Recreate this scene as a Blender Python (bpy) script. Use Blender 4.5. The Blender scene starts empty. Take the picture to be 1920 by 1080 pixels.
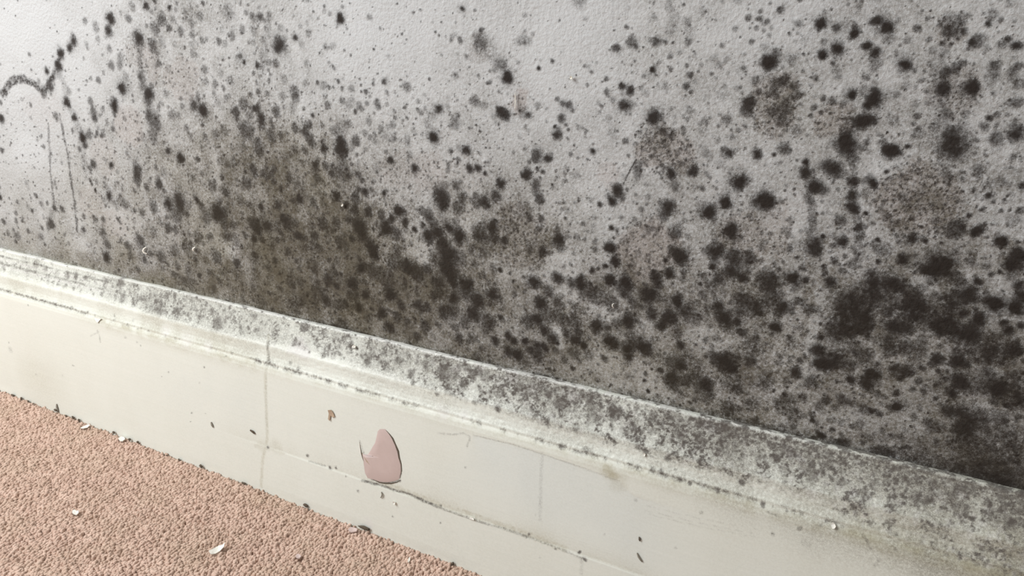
import bpy, math, random
import numpy as np
from mathutils import Matrix, Vector

scene = bpy.context.scene
col = scene.collection
rng = np.random.default_rng(7)
random.seed(7)

# ------------------------------------------------------------------ camera
# World: X runs along the wall (right), Y goes into the wall (wall face y = 0), Z up, carpet top z = 0.
FPX = 1550.0
_vp = np.array([-1830.0 - 960, 540.0 - 32, -FPX])
_X = -_vp / np.linalg.norm(_vp)
_p = math.atan2(508.0, FPX)
_Z = np.array([0, math.cos(_p), math.sin(_p)])
CAMR = np.array([_X, np.cross(_Z, _X), _Z])
CAMC = np.array([0.0, -0.49005, 0.42480])
cam_data = bpy.data.cameras.new('camera')
cam_data.sensor_width = 36.0
cam_data.lens = FPX / 1920 * 36
cam_data.clip_start = 0.01
cam = bpy.data.objects.new('camera', cam_data)
col.objects.link(cam)
mw = Matrix.Identity(4)
for i in range(3):
    for j in range(3):
        mw[i][j] = CAMR[i][j]
    mw[i][3] = CAMC[i]
cam.matrix_world = mw
scene.camera = cam

# ------------------------------------------------------------------ world, daylight, exposure
world = bpy.data.worlds.new('room_light')
scene.world = world
world.use_nodes = True
bgn = world.node_tree.nodes['Background']
bgn.inputs['Color'].default_value = (0.97, 0.985, 1.0, 1)
bgn.inputs['Strength'].default_value = 0.31


def area_light(name, loc, target, sx, sy, power, color):
    l = bpy.data.lights.new(name, 'AREA')
    l.shape = 'RECTANGLE'
    l.size, l.size_y = sx, sy
    l.energy = power
    l.color = color
    o = bpy.data.objects.new(name, l)
    col.objects.link(o)
    o.location = loc
    o.rotation_euler = (Vector(target) - Vector(loc)).to_track_quat('-Z', 'Y').to_euler()
    return o


area_light('window_daylight', (-1.20, -0.95, 1.22), (-0.75, 0.0, 0.15), 0.8, 1.0, 31.5, (0.975, 0.995, 1.0))

vs = scene.view_settings
scene.display_settings.display_device = 'sRGB'
vs.view_transform = 'Standard'
vs.look = 'None'
vs.exposure = 0.0
vs.gamma = 1.0
vs.use_curve_mapping = False


# ------------------------------------------------------------------ helpers
def ray(px, py):
    return CAMR @ np.array([(px - 960) / FPX, (540 - py) / FPX, -1.0])


def on_y(px, py, y):
    d = ray(px, py)
    return CAMC + (y - CAMC[1]) / d[1] * d


def on_z(px, py, z):
    d = ray(px, py)
    return CAMC + (z - CAMC[2]) / d[2] * d


def wall_point(px, py, y=0.0):
    """x, z and scale (pixels per metre of height) of a point of the photograph on the plane y"""
    p = on_y(px, py, y)
    q = on_y(px, py - 10, y)
    return p[0], p[2], 10.0 / max(1e-6, q[2] - p[2])


def column_px(x, z=0.175):
    """photograph column at which a wall position x shows, for quantities that vary along the wall"""
    v = np.stack([x - CAMC[0], np.full_like(x, 0.0 - CAMC[1]), np.full_like(x, z - CAMC[2])])
    c = CAMR.T @ v
    return np.where(c[2] < -0.05, 960 + FPX * c[0] / np.maximum(-c[2], 0.05), 4000)


def hash2(i, j, seed):
    h = (i.astype(np.int64) * 374761393 + j.astype(np.int64) * 668265263 + seed * 974634777) & 0xffffffff
    h = ((h ^ (h >> 13)) * 1274126177) & 0xffffffff
    return ((h ^ (h >> 16)) & 0xffffff) / float(0xffffff)


def vnoise(u, v, seed):
    iu, iv = np.floor(u), np.floor(v)
    fu, fv = u - iu, v - iv
    fu = fu * fu * (3 - 2 * fu)
    fv = fv * fv * (3 - 2 * fv)
    a = hash2(iu, iv, seed); b = hash2(iu + 1, iv, seed)
    c = hash2(iu, iv + 1, seed); d = hash2(iu + 1, iv + 1, seed)
    return (a * (1 - fu) + b * fu) * (1 - fv) + (c * (1 - fu) + d * fu) * fv


def fbm(u, v, scale, seed, octaves=4, ratio=0.55):
    t = np.zeros(np.broadcast(u, v).shape); amp = 1.0; tot = 0.0
    for k in range(octaves):
        t += amp * vnoise(u * scale * 2 ** k + 17.3 * k, v * scale * 2 ** k + 5.1 * k, seed + k)
        tot += amp; amp *= ratio
    return t / tot


def smooth(a, b, x):
    t = np.clip((x - a) / (b - a), 0, 1)
    return t * t * (3 - 2 * t)


def mesh_object(name, verts, faces, mat, parent=None, shade=True):
    me = bpy.data.meshes.new(name)
    verts = np.asarray(verts, dtype=np.float32)
    if isinstance(faces, np.ndarray):
        k = faces.shape[1]
        me.vertices.add(len(verts)); me.vertices.foreach_set('co', verts.ravel())
        me.loops.add(faces.size); me.loops.foreach_set('vertex_index', faces.ravel().astype(np.int32))
        me.polygons.add(len(faces))
        me.polygons.foreach_set('loop_start', np.arange(0, faces.size, k, dtype=np.int32))
        me.polygons.foreach_set('loop_total', np.full(len(faces), k, dtype=np.int32))
        me.update(calc_edges=True)
        me.validate()
    else:
        me.from_pydata([tuple(map(float, v)) for v in verts], [], faces)
    if shade:
        me.polygons.foreach_set('use_smooth', np.ones(len(me.polygons), dtype=bool))
    me.materials.append(mat)
    o = bpy.data.objects.new(name, me)
    col.objects.link(o)
    if parent is not None:
        o.parent = parent
    return o


def set_attr(o, name, rgba):
    a = o.data.attributes.new(name, 'FLOAT_COLOR', 'POINT')
    a.data.foreach_set('color', np.ascontiguousarray(rgba, dtype=np.float32).ravel())


def tag(o, label, cat, group=None, kind=None):
    o['label'] = label
    o['category'] = cat
    if group:
        o['group'] = group
    if kind:
        o['kind'] = kind
    return o


# ------------------------------------------------------------------ materials
class NT:
    def __init__(self, name):
        self.m = bpy.data.materials.new(name)
        self.m.use_nodes = True
        self.t = self.m.node_tree
        self.t.nodes.clear()
        self.out = self.t.nodes.new('ShaderNodeOutputMaterial')
        self.b = self.t.nodes.new('ShaderNodeBsdfPrincipled')
        self.t.links.new(self.b.outputs[0], self.out.inputs[0])

    def n(self, kind, **kw):
        nd = self.t.nodes.new(kind)
        for k, v in kw.items():
            setattr(nd, k, v)
        return nd

    def link(self, a, b):
        self.t.links.new(a, b)

    def val(self, sock, x):
        if hasattr(x, 'links'):
            self.link(x, sock)
        else:
            sock.default_value = x

    def math(self, op, a, b=0.0, clamp=False):
        nd = self.n('ShaderNodeMath', operation=op, use_clamp=clamp)
        self.val(nd.inputs[0], a); self.val(nd.inputs[1], b)
        return nd.outputs[0]

    def mix(self, f, a, b, mode='MIX'):
        nd = self.n('ShaderNodeMix', data_type='RGBA', blend_type=mode)
        self.val(nd.inputs[0], f)
        for s, x in ((nd.inputs[6], a), (nd.inputs[7], b)):
            self.val(s, x if hasattr(x, 'links') else (*x, 1.0))
        return nd.outputs[2]

    def noise(self, scale, detail=2.0, rough=0.5, vec=None, stretch=None):
        nd = self.n('ShaderNodeTexNoise')
        nd.inputs['Scale'].default_value = scale
        nd.inputs['Detail'].default_value = detail
        nd.inputs['Roughness'].default_value = rough
        v = vec if vec is not None else self.pos()
        if stretch:
            mp = self.n('ShaderNodeMapping')
            mp.inputs['Scale'].default_value = stretch
            self.link(v, mp.inputs['Vector'])
            v = mp.outputs[0]
        self.link(v, nd.inputs['Vector'])
        return nd.outputs['Fac']

    def pos(self):
        if not hasattr(self, '_pos'):
            self._pos = self.n('ShaderNodeNewGeometry').outputs['Position']
        return self._pos

    def attr(self, name):
        a = self.n('ShaderNodeAttribute', attribute_name=name)
        s = self.n('ShaderNodeSeparateColor')
        self.link(a.outputs['Color'], s.inputs[0])
        return s.outputs[0], s.outputs[1], s.outputs[2], a.outputs['Alpha']

    def bump(self, h, strength, dist):
        b = self.n('ShaderNodeBump')
        b.inputs['Strength'].default_value = strength
        b.inputs['Distance'].default_value = dist
        self.link(h, b.inputs['Height'])
        self.link(b.outputs[0], self.b.inputs['Normal'])


def grainy(t, m, fine, coarse, a, b):
    """break a stain's soft edge into grains: m + w*(a*(fine-.5)+b*(coarse-.5)), w = 4m(1-m)"""
    w = t.math('MULTIPLY', t.math('MULTIPLY', m, t.math('SUBTRACT', 1.0, m)), 4.0)
    g = t.math('ADD', t.math('MULTIPLY', t.math('SUBTRACT', fine, 0.5), a),
               t.math('MULTIPLY', t.math('SUBTRACT', coarse, 0.5), b))
    return t.math('ADD', m, t.math('MULTIPLY', w, g), clamp=True)


def wall_material():
    t = NT('mouldy_painted_plaster')
    m, olive, pink, film = t.attr('stain')
    fine = t.noise(1500, 3, 0.65)
    coarse = t.noise(520, 2, 0.6)
    md = grainy(t, m, fine, coarse, 0.95, 0.75)
    roller = t.noise(330, 3, 0.6)
    c = t.mix(t.math('MULTIPLY', t.noise(9, 2), 0.6), (0.54, 0.55, 0.555), (0.57, 0.575, 0.565))
    c = t.mix(grainy(t, pink, fine, coarse, 0.9, 0.9), c, (0.37, 0.325, 0.305))
    c = t.mix(grainy(t, olive, fine, coarse, 1.0, 0.8), c, (0.195, 0.172, 0.108))
    c = t.mix(grainy(t, film, fine, coarse, 0.85, 1.0), c, (0.082, 0.068, 0.045))
    dark = t.mix(t.math('MULTIPLY', olive, 1.0, True), (0.023, 0.0175, 0.0145), (0.033, 0.0255, 0.0135))
    c = t.mix(md, c, dark)
    t.link(c, t.b.inputs['Base Color'])
    t.b.inputs['Roughness'].default_value = 0.85
    t.b.inputs['Specular IOR Level'].default_value = 0.25
    h = t.math('ADD', roller, t.math('MULTIPLY', md, 0.3))
    t.bump(h, 0.6, 0.0016)
    return t.m


def skirting_material():
    t = NT('dirty_cream_gloss_paint')
    m, yellow, chalk, cool = t.attr('stain')
    fine = t.noise(1600, 3, 0.65)
    coarse = t.noise(600, 2, 0.6)
    md = grainy(t, m, fine, coarse, 1.3, 0.9)
    brush = t.noise(120, 3, 0.55, stretch=(0.08, 1, 4))
    c = t.mix(brush, (0.765, 0.78, 0.705), (0.81, 0.825, 0.76))
    c = t.mix(cool, c, (0.755, 0.785, 0.745))
    c = t.mix(grainy(t, yellow, fine, coarse, 0.4, 0.6), c, (0.42, 0.385, 0.265))
    c = t.mix(chalk, c, (0.76, 0.745, 0.71))
    c = t.mix(md, c, (0.098, 0.084, 0.073))
    t.link(c, t.b.inputs['Base Color'])
    r = t.math('ADD', 0.42, t.math('MULTIPLY', md, 0.45), True)
    t.link(r, t.b.inputs['Roughness'])
    t.b.inputs['Specular IOR Level'].default_value = 0.35
    h = t.math('ADD', t.math('MULTIPLY', brush, 0.6), t.math('ADD', t.math('MULTIPLY', md, 0.5), t.math('MULTIPLY', t.noise(300, 2), 0.25)))
    t.bump(h, 0.22, 0.0005)
    return t.m


def carpet_material(name, lift):
    t = NT(name)
    tone, _, _, _ = t.attr('tone')
    c = t.mix(tone, (0.44 * lift, 0.285 * lift, 0.215 * lift), (0.72 * lift, 0.53 * lift, 0.43 * lift))
    patch = t.noise(22, 4, 0.6)
    c = t.mix(t.math('MULTIPLY', t.math('SUBTRACT', patch, 0.42), 1.6, True), c, (0.53 * lift, 0.40 * lift, 0.295 * lift))
    t.link(c, t.b.inputs['Base Color'])
    t.b.inputs['Roughness'].default_value = 0.95
    t.b.inputs['Specular IOR Level'].default_value = 0.1
    t.b.inputs['Sheen Weight'].default_value = 0.15
    t.bump(t.noise(900, 3, 0.6), 0.5, 0.001)
    return t.m


def plain_material(name, ca, cb, scale=400, rough=0.6, bump=0.3):
    t = NT(name)
    n = t.noise(scale, 3, 0.6)
    t.link(t.mix(n, ca, cb), t.b.inputs['Base Color'])
    t.b.inputs['Roughness'].default_value = rough
    t.bump(n, bump, 0.0005)
    return t.m


M_WALL = wall_material()
M_SKIRT = skirting_material()
M_PILE = carpet_material('pink_beige_carpet_pile', 1.0)
M_BACK = carpet_material('carpet_backing', 0.9)
M_FLAKE = plain_material('old_white_paint_flake', (0.74, 0.71, 0.63), (0.82, 0.80, 0.74))
M_BARE = plain_material('bare_pink_undercoat', (0.55, 0.43, 0.395), (0.61, 0.485, 0.45), 220, 0.7, 0.2)
M_DIRT = plain_material('dark_brown_dirt', (0.05, 0.036, 0.024), (0.15, 0.115, 0.08), 900, 0.9)
M_GREYBIT = plain_material('grey_splinter', (0.17, 0.15, 0.12), (0.30, 0.27, 0.22), 900, 0.8)
M_BROWNBIT = plain_material('rust_brown_chip', (0.36, 0.23, 0.14), (0.58, 0.47, 0.36), 700, 0.8)

# ------------------------------------------------------------------ mould on the wall: where each colony sits
# per 480 x 270 tile of the photograph (tile corner first), quarter-pixel units: x, y, radius, darkness in hundredths
SPOTS = {
(0, 0): """1095 40 35 85,1160 10 18 80,1275 60 25 90,1325 22 16 60,1520 18 22 80,1550 18 8 70,1215 145 55 75,830 145 50 90,815 235 42 85,965 135 35 60,990 50 35 40,1045 285 55 85,1040 300 90 35,1165 215 55 55,1270 210 32 75,1140 85 22 40,1145 340 50 75,1210 310 45 45,1355 235 40 60,1440 260 28 55,1430 150 35 40,820 365 32 50,905 430 40 45,900 490 35 45,835 490 38 60,715 200 40 40,632 155 28 55,730 290 30 35,550 305 42 85,520 355 35 85,455 400 45 90,437 490 45 90,440 560 40 35,348 535 28 85,222 405 20 65,400 580 25 85,375 640 45 80,320 690 45 70,1190 475 32 70,625 435 15 45,655 365 15 35,735 595 28 65,680 585 18 50,650 605 15 50,775 545 20 40,945 570 35 35,915 660 42 90,930 650 85 40,860 785 50 95,855 850 20 60,500 765 42 90,560 885 32 85,515 680 30 40,415 870 35 60,680 760 35 65,700 830 40 70,710 890 30 80,770 820 30 35,1050 560 35 55,1115 700 55 90,1110 760 45 75,1135 640 25 50,1240 700 30 40,1190 805 25 50,1150 900 75 70,1110 850 40 60,1170 950 60 45,800 915 25 40,845 970 25 70,625 1030 45 95,670 1010 35 60,545 975 20 65,770 1000 28 50,715 1020 15 60,735 960 14 50,230 785 18 65,230 880 15 35,165 745 20 30,10 890 35 85,5 770 20 70,310 1015 12 60,1145 1030 50 50,1035 1045 20 70,1640 310 32 70,1690 330 30 40,1510 300 28 50,1550 290 22 45,1500 120 35 50,1385 85 28 35,1815 220 35 50,1905 145 35 40,1900 230 35 35,1890 310 30 30,1800 415 25 60,1835 465 22 85,1810 440 70 35,1905 550 20 60,1880 710 28 60,1535 530 38 50,1610 630 38 50,1545 610 28 40,1675 660 25 65,1725 600 35 45,1655 550 30 30,1640 760 50 30,1450 790 40 80,1520 830 50 90,1480 740 22 50,1500 820 85 45,1765 840 45 80,1830 790 50 60,1905 810 25 80,1870 870 35 50,1400 960 30 55,1535 1025 25 65,1620 1010 45 50,1850 990 70 70,1810 930 60 45,1680 980 40 40,1385 355 18 60,1440 400 30 40,1430 330 25 35,1360 740 18 55,1365 800 25 45,1270 860 20 35,1260 800 14 50,1230 620 14 50,1525 440 16 40,1670 440 20 30,1865 325 12 60,1265 520 30 25""",
(480, 0): """30 130 35 80,70 205 18 60,55 300 35 40,185 210 30 35,175 340 65 85,170 340 100 35,295 280 25 85,300 285 50 30,340 330 28 25,10 490 30 85,145 480 35 60,60 400 40 30,210 590 35 30,110 560 18 50,380 470 28 35,632 140 40 95,632 140 60 40,650 50 18 50,510 45 16 50,510 85 22 30,550 100 20 40,680 212 14 50,852 135 28 45,280 118 14 35,330 195 18 40,518 350 28 50,575 345 30 30,710 415 12 60,545 468 15 50,585 505 18 60,995 425 20 25,460 620 18 80,545 650 16 60,580 655 14 60,620 610 18 80,510 640 35 40,650 660 20 60,715 665 28 50,790 688 12 70,825 688 20 75,880 630 18 60,960 610 22 80,965 605 40 35,980 695 18 60,910 555 10 70,1080 600 10 70,1130 570 10 50,1130 650 38 55,1300 590 16 70,1265 710 16 35,1215 760 22 40,1115 800 16 60,1265 810 20 40,1375 820 35 85,1370 820 55 35,1495 915 45 50,1320 870 40 25,1330 1035 40 95,1320 1000 65 40,1345 240 12 80,1390 165 10 70,1370 265 12 50,1235 160 8 70,1230 75 12 60,1175 95 18 40,1550 60 22 85,1545 60 45 35,1535 300 28 75,1460 300 14 70,1690 225 22 80,1685 320 60 60,1700 330 90 30,1580 420 25 50,1390 415 14 40,1840 490 55 60,1885 580 48 95,1755 615 18 60,1840 700 8 70,1845 850 50 85,1830 820 30 80,1880 870 30 80,1665 565 18 50,1755 535 14 50,1780 870 25 30,290 690 45 65,300 740 40 55,200 720 35 40,85 705 25 65,20 690 25 60,370 620 30 30,150 830 45 60,160 850 35 40,35 880 45 85,10 810 35 80,40 940 40 70,425 860 20 85,470 855 8 80,540 790 30 65,520 720 25 45,645 750 30 55,700 780 55 45,745 840 22 80,775 790 30 50,910 800 28 40,840 905 28 45,560 895 14 60,400 930 30 70,300 960 40 75,370 970 45 80,410 1040 45 75,110 1020 55 60,185 1010 30 60,235 1000 14 50,640 1060 50 85,580 980 40 45,690 930 35 40,745 1050 40 70,820 1000 28 40,885 1000 14 70,935 960 30 50,960 1020 45 35,1020 930 30 45,1045 880 20 60,1040 835 16 50,1040 1040 20 50,890 1055 30 35,1130 1040 35 30,1180 980 20 30,885 850 12 50""",
(960, 0): """95 115 22 35,155 255 18 40,45 320 28 35,45 465 20 40,200 515 20 90,302 458 18 80,860 195 20 75,785 360 35 80,890 315 40 60,930 350 25 75,915 330 60 35,1080 310 38 80,1155 315 18 75,1205 320 12 75,1210 130 60 30,1180 40 40 35,1285 35 14 60,1330 190 15 60,1320 320 30 45,1335 250 60 25,1052 520 28 95,1050 560 45 30,1190 520 22 70,1185 420 25 40,1255 390 22 35,1310 490 18 60,1335 560 24 80,1300 650 28 80,1340 688 18 75,1300 715 10 60,1420 490 18 40,1515 440 30 30,1570 335 22 55,1670 215 22 45,1775 135 28 60,1860 140 30 75,1865 80 20 55,1915 160 22 75,1830 210 18 65,1885 225 16 50,1795 315 22 55,1770 65 9 60,1525 150 9 50,1895 350 30 30,1720 530 50 25,1820 610 35 50,1850 690 25 65,1580 710 45 30,1770 775 50 85,1745 840 40 75,1800 840 30 50,1780 800 70 35,712 585 25 65,712 690 25 75,720 720 16 50,828 650 28 85,890 680 32 85,855 665 55 40,845 795 45 85,850 800 75 40,885 855 9 70,675 798 18 65,562 638 16 65,340 740 20 70,380 770 28 70,425 785 30 75,450 830 18 60,400 790 60 30,125 865 28 80,55 830 12 80,370 890 32 80,405 935 16 70,420 970 16 70,320 948 18 85,340 1015 40 85,350 970 25 50,555 978 15 50,120 980 14 40,1065 890 55 90,1075 880 110 30,850 1055 28 75,1140 990 25 60,1200 1020 30 60,1285 960 25 60,1290 1000 16 60,1610 895 40 55,1550 940 18 50,1445 900 28 40,1545 1045 22 35,730 890 35 25,1330 820 35 35,1010 700 30 25,1140 650 40 20,1680 660 25 35,1590 645 22 35,745 980 45 25,960 985 20 50""",
(1440, 0): """95 75 30 75,90 80 50 30,230 180 28 55,155 255 16 80,240 5 16 60,700 5 18 70,470 72 12 70,385 185 45 95,375 170 75 40,510 205 35 80,560 190 60 30,640 245 45 95,640 190 25 50,815 160 45 90,895 205 50 95,860 170 110 35,900 290 40 35,740 345 42 95,810 400 42 90,525 355 55 95,410 410 42 95,490 475 20 80,510 520 40 35,265 410 15 85,270 300 50 25,5 460 60 95,30 450 75 40,1025 495 45 98,1020 470 80 45,1160 78 14 70,1200 135 22 60,1115 210 30 75,1205 290 25 65,1040 305 30 40,1305 320 20 70,1365 335 20 70,1235 380 30 40,1350 180 70 50,1410 220 55 50,1460 140 45 50,1340 250 40 70,1470 240 28 75,1420 290 16 70,1670 110 45 50,1645 175 25 85,1740 145 22 65,1565 315 55 70,1530 320 30 85,1645 360 25 35,1765 330 42 55,1805 290 25 80,1865 345 38 90,1700 495 45 55,1885 500 35 75,1690 600 50 30,1880 620 50 50,1855 775 45 70,1660 885 28 85,1720 855 28 60,1620 955 32 60,1320 550 50 80,1400 520 45 75,1460 475 30 60,1315 665 50 90,1310 660 90 35,1530 650 60 95,1510 690 100 45,1480 850 30 40,1300 780 35 50,1150 600 22 60,1030 640 35 35,975 710 22 40,1115 870 25 75,1088 930 18 70,625 705 45 98,620 700 75 35,790 750 60 95,740 790 35 85,800 690 35 80,880 720 60 30,715 910 60 97,770 900 50 80,660 900 40 80,580 1050 60 95,600 1000 70 60,485 755 32 70,415 740 22 75,345 810 28 75,400 850 18 70,470 850 14 60,320 870 22 55,560 780 30 55,1390 1040 90 90,1380 1000 130 45,1560 1055 20 60,1860 1000 50 85,1850 1000 90 40,1700 1040 55 75,1130 1000 40 35,1240 950 40 45,720 560 35 25,710 570 8 70,810 565 9 80,60 620 50 60,40 700 45 75,130 590 40 60,200 640 35 55,110 820 60 50,100 910 45 65,30 840 40 60,200 720 40 40,1100 780 35 30,1360 870 25 35,930 900 40 30,860 1060 35 50,740 1065 25 60""",
(0, 270): """10 45 22 80,595 35 25 70,635 15 28 80,325 20 20 60,700 150 35 80,670 180 25 70,830 160 28 85,878 205 18 35,625 180 18 50,675 270 18 60,685 300 16 70,712 342 16 90,815 390 32 85,810 340 40 30,900 390 18 60,1030 200 50 80,1030 260 45 75,1100 325 32 75,1010 350 20 60,1195 310 38 75,1230 350 22 65,1185 260 35 40,1260 55 28 85,1350 105 38 95,1350 110 60 35,1480 115 22 80,1170 180 25 60,1665 240 25 75,1840 205 18 85,1900 180 35 80,1700 150 35 45,1595 320 45 60,1695 365 30 70,1850 290 50 65,1265 450 45 95,1345 430 65 85,1350 490 40 60,1480 425 25 90,1510 470 40 65,1635 515 75 92,1150 475 45 70,1065 520 30 60,1250 545 20 60,1320 540 55 65,1400 520 25 60,1265 630 40 75,1310 640 30 60,1210 595 25 50,1150 660 40 40,1550 560 50 60,1490 690 50 55,1575 690 30 65,1700 700 40 40,1620 840 50 70,1460 860 28 70,1480 800 25 50,1770 890 35 80,1745 785 16 70,1840 690 25 75,1905 710 30 90,1910 600 60 80,1905 830 25 80,1310 800 50 50,1390 780 45 55,1430 745 20 60,1210 845 45 70,1130 820 30 60,1085 865 30 75,1050 730 60 50,1055 715 30 60,945 755 25 50,975 840 28 60,1035 940 25 70,795 850 42 85,810 760 40 70,775 565 25 75,715 560 28 60,625 640 28 60,630 540 22 60,575 640 18 65,385 600 38 80,365 630 25 50,465 490 28 75,410 480 25 80,315 630 18 70,310 450 25 50,355 440 14 70,270 390 22 75,235 405 14 50,240 500 18 80,210 650 22 75,165 575 16 80,120 515 22 55,120 575 22 65,130 435 22 55,68 405 12 70,5 400 20 85,28 580 25 75,115 730 18 75,140 690 30 45,60 680 14 50,100 640 16 60,420 328 12 60,880 290 16 50,930 450 35 55,1010 500 18 70,880 560 16 75,905 632 12 80,1005 630 14 60,905 730 18 60,460 840 18 40,730 870 20 35,1330 910 30 55,1410 940 40 50,1305 970 22 65,1260 910 18 50,1380 1020 30 55,1495 985 22 80,1565 960 28 55,1650 1030 25 50,1220 930 25 40,1780 990 25 50,1900 940 20 60,1690 610 40 50,1750 610 35 60,1800 430 40 50,1860 450 30 50""",
(480, 270): """25 30 60 75,365 50 28 70,505 35 38 90,640 35 65 88,650 80 40 40,760 5 15 70,445 160 35 85,520 160 35 75,570 215 35 80,465 260 35 70,1005 115 28 90,1187 185 35 90,1140 105 18 40,700 115 12 60,720 150 16 60,678 190 16 80,905 210 12 80,900 175 35 25,1580 50 40 88,1460 50 22 60,1515 120 22 55,1440 155 20 65,1600 180 35 85,1665 180 30 85,1718 222 20 90,1840 295 42 90,1500 305 42 70,1795 390 45 80,1715 440 45 85,1645 380 25 50,1650 430 50 65,1540 400 50 75,1520 490 50 70,1390 390 75 85,1410 460 45 80,765 230 28 75,795 270 25 75,820 360 38 85,770 340 30 70,960 370 22 90,600 385 42 90,330 420 35 85,430 430 35 75,165 460 35 80,50 215 30 70,120 220 30 70,135 285 30 70,250 255 40 65,190 350 18 70,675 465 28 90,745 420 45 70,740 500 35 80,835 510 40 85,935 530 35 75,1075 500 45 92,1015 560 35 85,1115 580 28 85,1120 610 20 70,1185 635 25 92,900 600 16 70,875 640 20 75,1050 660 35 75,780 620 70 90,805 690 40 70,970 630 60 92,690 570 35 75,500 600 45 75,600 590 40 70,720 715 25 80,620 720 35 75,315 685 35 75,440 690 40 65,235 590 60 75,205 555 40 60,85 620 45 85,35 470 35 85,15 640 45 85,185 665 25 70,165 720 25 70,240 810 30 70,145 870 30 75,300 870 25 70,440 950 40 70,480 790 40 50,600 970 28 70,640 975 18 80,870 800 50 95,850 750 45 80,900 840 35 85,790 930 50 97,880 960 60 70,720 1040 50 85,1040 880 70 60,1060 780 40 50,1140 920 55 85,1200 970 60 80,1280 940 45 80,1020 700 20 50,965 760 14 50,1245 500 35 60,1290 520 45 70,1320 580 45 75,1245 610 25 80,1285 680 50 88,1355 660 50 90,1400 740 50 88,1300 720 40 60,1455 635 40 85,1525 690 60 95,1500 580 30 50,1440 830 70 90,1440 930 70 88,1470 1000 60 90,1360 1030 50 80,1380 880 90 55,1520 850 60 55,1580 1050 55 95,1670 650 55 75,1770 620 50 90,1790 710 45 75,1660 700 40 75,1730 680 100 45,1865 720 35 85,1615 800 35 55,1640 900 40 45,1835 950 22 95,1905 970 15 80,1670 970 10 70,1680 1000 14 60,1480 1060 35 75,980 1010 70 55,540 1020 50 60,440 1060 30 50""",
(960, 270): """180 85 50 80,270 110 38 88,130 140 18 75,190 190 22 75,232 205 20 80,110 230 42 90,180 300 38 70,200 410 42 80,180 350 45 50,95 35 18 50,600 55 25 90,418 198 14 80,325 205 12 50,220 560 28 75,200 630 25 60,100 480 50 45,25 760 12 70,230 800 40 85,355 715 48 93,365 790 35 70,355 690 65 35,400 555 14 80,530 595 22 60,437 600 10 70,490 590 8 70,605 615 22 30,545 710 20 35,485 695 25 45,630 720 18 35,600 660 16 30,565 655 12 50,420 655 10 60,785 345 45 88,745 425 42 92,815 390 40 70,655 455 22 85,745 630 22 92,820 550 18 55,970 488 22 55,1195 225 42 92,950 210 45 60,935 160 40 50,1160 480 60 88,1130 545 35 70,1360 205 40 85,1340 190 65 30,1330 215 20 75,1700 275 58 97,1700 270 90 35,1600 435 52 98,1600 430 80 30,1480 515 55 98,1480 510 85 30,1645 655 60 98,1645 660 85 30,1870 425 60 98,1880 420 95 35,1720 455 10 60,1635 75 28 85,1600 40 30 55,1835 80 42 88,1440 50 45 45,1745 30 12 50,1210 670 50 75,1050 630 25 60,1090 640 20 50,1265 840 60 93,1290 830 85 40,1210 800 45 70,1155 870 22 93,1180 970 42 93,1290 950 28 60,740 770 45 93,770 875 40 93,705 912 22 90,605 950 25 85,648 935 15 85,740 1025 50 95,855 1045 55 95,590 1045 16 80,515 1035 50 92,340 1005 45 85,440 1045 45 75,150 1030 50 85,190 1050 40 60,85 1000 18 70,10 1030 14 90,1080 1000 45 85,1065 960 20 90,1100 1050 40 80,1535 800 65 90,1535 860 50 50,1505 925 32 95,1660 840 55 80,1780 850 45 80,1640 960 60 85,1690 900 70 55,1725 1000 35 90,1550 1000 40 80,1860 1000 40 70,1500 1060 60 70,1410 1050 18 85,1720 695 16 70,1875 775 30 40,1040 90 22 60,1225 150 14 70,760 150 8 50,500 240 22 30,1250 60 25 40,1560 150 30 25,360 440 16 35,435 900 14 50,930 380 14 50,1005 300 20 35""",
(1440, 270): """120 35 50 75,45 75 18 85,590 10 70 85,640 30 60 50,930 65 60 97,890 45 40 85,960 50 40 80,1050 15 20 85,1380 20 90 80,1370 70 60 55,285 140 30 95,295 220 50 90,350 320 50 92,400 345 40 70,490 190 70 85,440 150 40 60,640 280 45 90,630 380 45 85,640 470 45 90,640 110 50 60,680 620 35 85,685 690 40 60,735 520 20 95,785 300 40 93,770 290 50 50,885 205 18 90,0 420 58 95,320 440 30 75,325 560 32 70,315 650 40 50,345 750 65 75,350 790 50 80,415 695 22 90,535 575 45 75,550 735 50 88,165 790 30 75,215 850 16 80,110 880 16 65,680 830 12 85,645 900 40 55,825 720 20 90,1085 705 42 88,1180 725 22 93,985 735 22 60,830 885 20 92,1015 870 40 93,860 790 60 50,1400 640 65 75,1440 600 40 70,1565 650 45 93,1625 600 16 80,1755 725 45 95,1720 730 25 70,1870 735 16 75,1505 530 22 90,1600 490 22 80,1655 390 28 88,1690 435 12 80,1775 415 12 90,1745 498 18 80,1810 492 12 70,1890 500 28 70,1900 310 28 80,1830 105 28 60,1820 180 16 60,1745 260 45 40,1580 190 28 40,1540 345 22 50,1650 310 40 40,1300 880 80 95,1240 940 75 95,1330 930 90 85,1310 905 35 100,1180 940 40 85,1440 1030 50 60,1575 1030 28 90,1735 960 18 90,1675 980 22 80,1820 905 55 95,1890 830 55 90,1900 900 70 70,180 1010 58 95,280 1025 28 88,470 1040 32 85,260 930 28 70,425 920 25 55,500 880 30 75,560 950 30 65,20 1040 70 85,430 970 25 60,800 1030 80 85,950 1040 70 90,790 1050 25 100,575 845 18 70,1210 1040 25 60,1880 1060 40 85,1010 400 35 55,1090 160 16 60,1140 120 16 45,1350 240 40 50,1355 295 18 70,900 550 40 35,1035 630 12 80,405 430 14 65,405 520 16 50,190 340 14 60,520 340 16 50""",
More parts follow.
